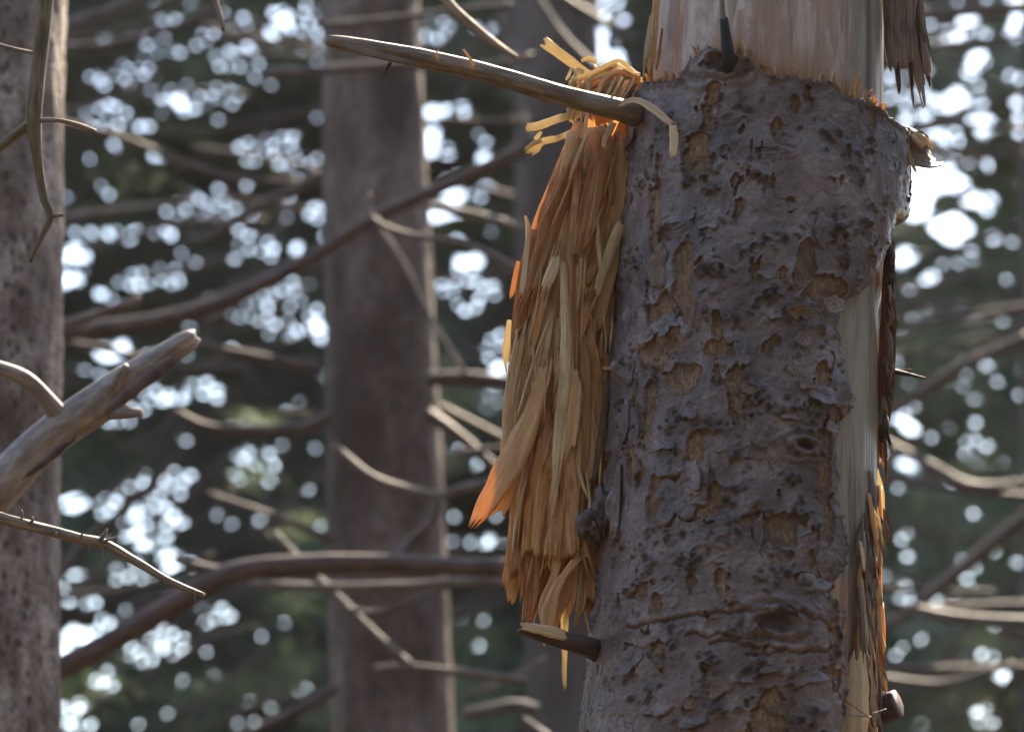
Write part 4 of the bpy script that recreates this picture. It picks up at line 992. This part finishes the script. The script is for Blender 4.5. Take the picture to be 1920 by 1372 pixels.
# openings in the boughs: (x, y, half width, half height, how many, mean size)
gaps_px = [(340, 72, 62, 38, 13, 6), (430, 62, 45, 36, 8, 7), (510, 42, 30, 20, 7, 12), (445, 112, 42, 24, 8, 7), (580, 70, 22, 48, 9, 7), (582, 18, 14, 12, 2, 7),
 (190, 150, 26, 14, 4, 7), (265, 148, 40, 22, 9, 6), (340, 188, 34, 20, 7, 7), (338, 190, 8, 8, 2, 13), (415, 182, 36, 18, 9, 5), (212, 218, 34, 22, 7, 7), (200, 250, 6, 6, 1, 6),
 (515, 282, 62, 26, 17, 6), (470, 350, 8, 6, 2, 5), (408, 352, 6, 6, 1, 6), (330, 388, 18, 18, 4, 7), (402, 388, 48, 18, 8, 6), (590, 405, 16, 18, 5, 7), (443, 432, 8, 8, 1, 8),
 (240, 438, 90, 9, 13, 7), (150, 478, 30, 8, 8, 13), (135, 522, 20, 8, 5, 12), (190, 550, 8, 8, 2, 9), (243, 528, 34, 22, 6, 6), (312, 522, 30, 18, 6, 6), (480, 470, 42, 26, 9, 7), (548, 468, 8, 8, 1, 8),
 (452, 578, 28, 18, 5, 7), (535, 590, 56, 42, 20, 7), (592, 618, 14, 16, 4, 10), (218, 660, 32, 12, 7, 12), (162, 692, 6, 6, 1, 8), (262, 738, 36, 28, 10, 8), (325, 742, 34, 12, 6, 8), (392, 728, 28, 18, 5, 7), (225, 795, 28, 8, 3, 8),
 (305, 905, 55, 22, 13, 7), (485, 880, 42, 30, 12, 7), (130, 946, 24, 10, 6, 13), (235, 948, 52, 24, 13, 8), (285, 985, 56, 34, 24, 8), (260, 1008, 14, 12, 3, 11), (330, 1052, 26, 14, 6, 10), (248, 1072, 36, 18, 7, 7), (130, 1098, 28, 24, 9, 7),
 (150, 1130, 30, 10, 4, 6), (135, 1188, 36, 12, 7, 13), (130, 1222, 18, 8, 4, 11), (205, 1172, 26, 20, 6, 9), (270, 1152, 8, 6, 1, 8), (395, 1152, 34, 18, 6, 8), (322, 1122, 8, 8, 1, 8), (285, 1205, 56, 32, 20, 8), (200, 1272, 20, 18, 4, 8), (130, 1328, 36, 12, 6, 9), (150, 1362, 24, 10, 4, 9),
 (820, 62, 24, 22, 6, 6), (808, 270, 10, 20, 5, 13), (824, 212, 14, 8, 4, 12), (868, 204, 10, 8, 2, 9), (902, 292, 6, 6, 1, 10), (836, 286, 12, 14, 3, 7), (858, 342, 22, 12, 4, 6), (842, 396, 30, 16, 7, 10), (848, 370, 14, 6, 3, 11), (892, 370, 12, 8, 2, 8), (885, 492, 22, 6, 5, 12), (878, 545, 48, 38, 15, 7), (932, 660, 16, 32, 8, 9), (936, 688, 8, 8, 2, 14), (925, 752, 14, 14, 3, 7), (910, 1020, 30, 8, 2, 7), (905, 1205, 10, 8, 1, 6),
 (1130, 68, 24, 40, 8, 12), (1145, 4, 14, 8, 3, 12), (1162, 50, 8, 16, 3, 8), (1140, 120, 20, 20, 5, 12),
 (1788, 62, 18, 14, 4, 12), (1812, 50, 16, 10, 3, 10), (1842, 78, 10, 20, 4, 7), (1830, 104, 8, 8, 2, 12), (1832, 132, 14, 8, 3, 12), (1910, 10, 14, 10, 3, 12), (1905, 58, 14, 26, 6, 10), (1856, 155, 8, 6, 1, 8), (1795, 10, 16, 8, 2, 6), (1738, 62, 20, 20, 3, 5),
 (1700, 165, 36, 34, 11, 7), (1772, 192, 24, 16, 7, 10), (1798, 186, 14, 12, 3, 11), (1832, 180, 16, 26, 5, 7), (1842, 230, 20, 14, 5, 11), (1766, 250, 26, 12, 5, 10), (1795, 272, 8, 6, 1, 9), (1835, 300, 28, 16, 4, 6), (1725, 240, 34, 24, 10, 7), (1914, 190, 8, 60, 5, 10),
 (1742, 340, 48, 24, 24, 20), (1712, 385, 22, 20, 9, 18), (1785, 432, 22, 18, 10, 20), (1760, 420, 10, 10, 3, 12), (1848, 375, 16, 20, 4, 11), (1812, 365, 8, 20, 4, 8), (1700, 488, 12, 16, 5, 15), (1860, 445, 8, 6, 1, 10), (1800, 500, 40, 30, 4, 5), (1745, 522, 10, 10, 3, 9), (1735, 582, 6, 6, 2, 9), (1700, 590, 20, 10, 2, 5),
 (1706, 800, 10, 10, 4, 12), (1690, 775, 24, 14, 3, 7), (1745, 825, 10, 8, 1, 8), (1652, 850, 8, 6, 2, 9), (1698, 875, 8, 8, 2, 11), (1840, 815, 28, 36, 5, 8), (1876, 718, 8, 6, 1, 9), (1830, 690, 30, 20, 3, 6), (1852, 1030, 10, 10, 2, 9), (1818, 1060, 16, 20, 4, 8), (1700, 1120, 10, 8, 2, 6), (1748, 1125, 8, 6, 1, 7), (1690, 1230, 8, 8, 1, 7), (1875, 1262, 8, 6, 1, 10), (1845, 1345, 24, 20, 4, 10), (1910, 1050, 8, 10, 2, 9),
 (560, 1290, 14, 10, 2, 5), (480, 790, 16, 8, 2, 4), (240, 240, 60, 12, 5, 6), (360, 690, 260, 700, 110, 4.5), (900, 500, 110, 600, 30, 4.5), (1790, 650, 140, 680, 100, 5)]
YFOL = 15.0
def far_wood():
    r = np.random.default_rng(99)
    k = pxm(YFOL); gx, gy, gr = [], [], []
    for (x, y, rx, ry, n, s) in gaps_px:
        for _ in range(n):
            a = r.uniform(0, 2 * math.pi); q = math.sqrt(r.uniform(0, 1))
            for _t in range(12):
                a = r.uniform(0, 2 * math.pi); q = math.sqrt(r.uniform(0, 1)); xx, yy = x + 1.15 * rx * q * math.cos(a), y + 1.15 * ry * q * math.sin(a)
                if s >= 12 or all((xx - p) ** 2 + (yy - o_) ** 2 > 15 ** 2 for p, o_ in zip(gx[-60:], gy[-60:])): break
            gx.append(xx); gy.append(yy); gr.append((s * r.uniform(.17, .49) if s < 10 else s * r.uniform(.34, .62)))
    gx, gy, gr = map(np.array, (gx, gy, gr))
    def batch(n, xr, yr, lmean, wmean, reject=True, depth=.22, near=None):
        x = r.uniform(*xr, n); y = r.uniform(*yr, n)
        if near:
            q = r.integers(0, len(gx), n); x = gx[q] + r.normal(0, near, n); y = gy[q] + r.normal(0, near, n)
        L = lmean * r.uniform(.6, 1.5, n); W = wmean * r.uniform(.6, 1.5, n)
        # boughs: spray direction follows slow sweeping fields
        fld = (fbm(x / 420, y / 300, 3, 4) - .5) * 3.2
        ang = fld + r.normal(0, .55, n) + (r.random(n) < .5) * math.pi
        tilt = r.normal(0, .35, n)
        keep = np.ones(n, bool)
        if reject:
            ca, sa = np.cos(ang), -np.sin(ang)
            for c0 in range(0, n, 20000):
                sl = slice(c0, min(n, c0 + 20000))
                dx = gx[None] - x[sl, None]; dy = gy[None] - y[sl, None]
                al = np.clip(dx * ca[sl, None] + dy * sa[sl, None], -L[sl, None] / k, L[sl, None] / k)
                d2 = (dx - al * ca[sl, None]) ** 2 + (dy - al * sa[sl, None]) ** 2
                keep[sl] = ~(d2 < (gr[None] + W[sl, None] / k * .75) ** 2).any(1)
        x, y, L, W, ang, tilt = (q[keep] for q in (x, y, L, W, ang, tilt))
        u = (x - 960) / 1920 * 36 / LENS; v = (686 - y) / 1920 * 36 / LENS
        Yq = YFOL + r.uniform(-depth, depth, len(x)) + (fbm(x / 500, y / 350, 2, 9) - .5) * 1.2
        kk = Yq / (CP - v * SP)
        tone = np.clip(.30 + (fbm(x / 130, y / 90, 3, 6) - .5) * 1.6 + r.normal(0, .12, len(x)) + .45 * sstep(1500, 1750, x) + .14 * sstep(900, 1372, y), 0, 1)  # paler to the right: hazy veil of light put into needle colour
        return u * kk, Yq, CAMZ + (SP + v * CP) * kk, L, W, ang, tilt, tone
    parts = [batch(150000, (-120, 2040), (-120, 1500), .040, .0085),
             batch(60000, (-120, 2040), (-120, 1500), .022, .0055),
             batch(30000, (-120, 2040), (-120, 1500), .075, .018),
             batch(150000, (0, 1), (0, 1), .012, .0048, near=30),
             batch(26000, (-1700, 3600), (-900, 2600), .14, .045, True)]
    A = [np.concatenate(q) for q in zip(*parts)]
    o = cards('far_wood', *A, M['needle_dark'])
    o['kind'] = 'stuff'; o['label'] = 'far-off mass of dark spruce boughs with bright sky showing through'; o['category'] = 'wood'
far_wood()

# lit boughs closer in, each on its own tree
def boughs(t, spots, Y, seed, tone0=.5):
    r = np.random.default_rng(seed); out = []
    for (x, y, rx, ry, n) in spots:
        k = pxm(Y)
        n = int(n * .55); px = x + r.normal(0, rx * .6, n); py = y + r.normal(0, ry * .5, n)
        u = (px - 960) / 1920 * 36 / LENS; v = (686 - py) / 1920 * 36 / LENS
        Yq = Y + r.normal(0, .12, n); kk = Yq / (CP - v * SP)
        a0 = r.normal(-.3, .4)
        out.append((u * kk, Yq, CAMZ + (SP + v * CP) * kk, .014 * r.uniform(.6, 1.4, n), .0026 * r.uniform(.6, 1.4, n), r.normal(a0, .6, n) + (r.random(n) < .5) * math.pi, r.normal(0, .4, n), np.clip(r.normal(tone0, .25, n), 0, 1)))
    A = [np.concatenate(q) for q in zip(*out)]
    return cards('crown', *A, M['needle_lit'], t)
boughs(mid_tree, [(450, 1285, 60, 30, 500), (560, 1245, 50, 60, 600), (480, 788, 50, 20, 300), (570, 985, 50, 30, 300), (540, 1130, 50, 40, 350), (380, 1290, 60, 30, 250), (600, 1340, 40, 40, 300), (470, 890, 40, 30, 200), (260, 340, 80, 40, 60)], 9.5, 5)
boughs(dark_tree, [(838, 690, 26, 26, 250), (850, 742, 40, 26, 350), (920, 750, 30, 30, 250), (890, 1190, 60, 40, 400), (880, 1290, 60, 40, 400), (950, 1330, 60, 30, 300), (850, 860, 40, 40, 200)], 10.5, 6, .65)
boughs(right_tree, [(1850, 880, 70, 90, 900), (1720, 960, 60, 90, 600), (1800, 620, 110, 60, 700), (1850, 1030, 80, 60, 500), (1780, 1330, 110, 70, 700), (1760, 700, 80, 60, 500), (1880, 480, 60, 60, 300), (1850, 1200, 70, 30, 300)], 11.5, 7, .6)
boughs(left_tree, [(170, 1290, 60, 60, 120)], 8.2, 8, .3)

def sky_blocking_wood():
    """unseen boughs added beside and behind the camera to block the low sky"""
    r = np.random.default_rng(3); n = 26000
    a = r.uniform(math.radians(38), math.radians(322), n)              # clockwise from the view axis
    el = np.tan(np.radians(r.uniform(-6, 1, n) + 38 * r.random(n) ** 1.1))
    keep = ~((a > math.radians(215)) & (a < math.radians(300)) & (el > .35))  # added ring kept open on the left so light gains a direction
    a, el = a[keep], el[keep]; n = len(a)
    R = r.uniform(7, 9.5, n)
    tone = np.clip(r.normal(.45, .2, n), 0, 1)
    o = cards('added_shade_wood', R * np.sin(a), 3.4 + R * np.cos(a), 2.4 + R * el, r.uniform(.12, .3, n), r.uniform(.06, .14, n), r.uniform(0, 6.28, n), r.normal(0, .5, n), tone, M['needle_dark'])
    o['kind'] = 'stuff'; o['label'] = 'unseen dark spruce boughs added around the torn trunk to shade the low sky'; o['category'] = 'wood'
sky_blocking_wood()

# ------------------------------------------------------------------ thin haze in the wood
def haze():
    x0, x1, y0, y1, z0, z1 = -224, 224, -224, 224, -1.6, 11.5
    V = [(x, y, z) for x in (x0, x1) for y in (y0, y1) for z in (z0, z1)]
    F = [(0, 1, 3, 2), (4, 6, 7, 5), (0, 4, 5, 1), (2, 3, 7, 6), (0, 2, 6, 4), (1, 5, 7, 3)]
    m = bpy.data.materials.new('haze'); m.use_nodes = True; t = m.node_tree; t.nodes.clear()
    o = t.nodes.new('ShaderNodeOutputMaterial'); v = t.nodes.new('ShaderNodeVolumePrincipled')
    v.inputs['Color'].default_value = (.92, .94, 1, 1); v.inputs['Density'].default_value = .00035; v.inputs['Anisotropy'].default_value = .35
    t.links.new(v.outputs[0], o.inputs['Volume'])
    b = mesh_obj('haze', V, F, m, smooth=False); b['kind'] = 'stuff'
haze()
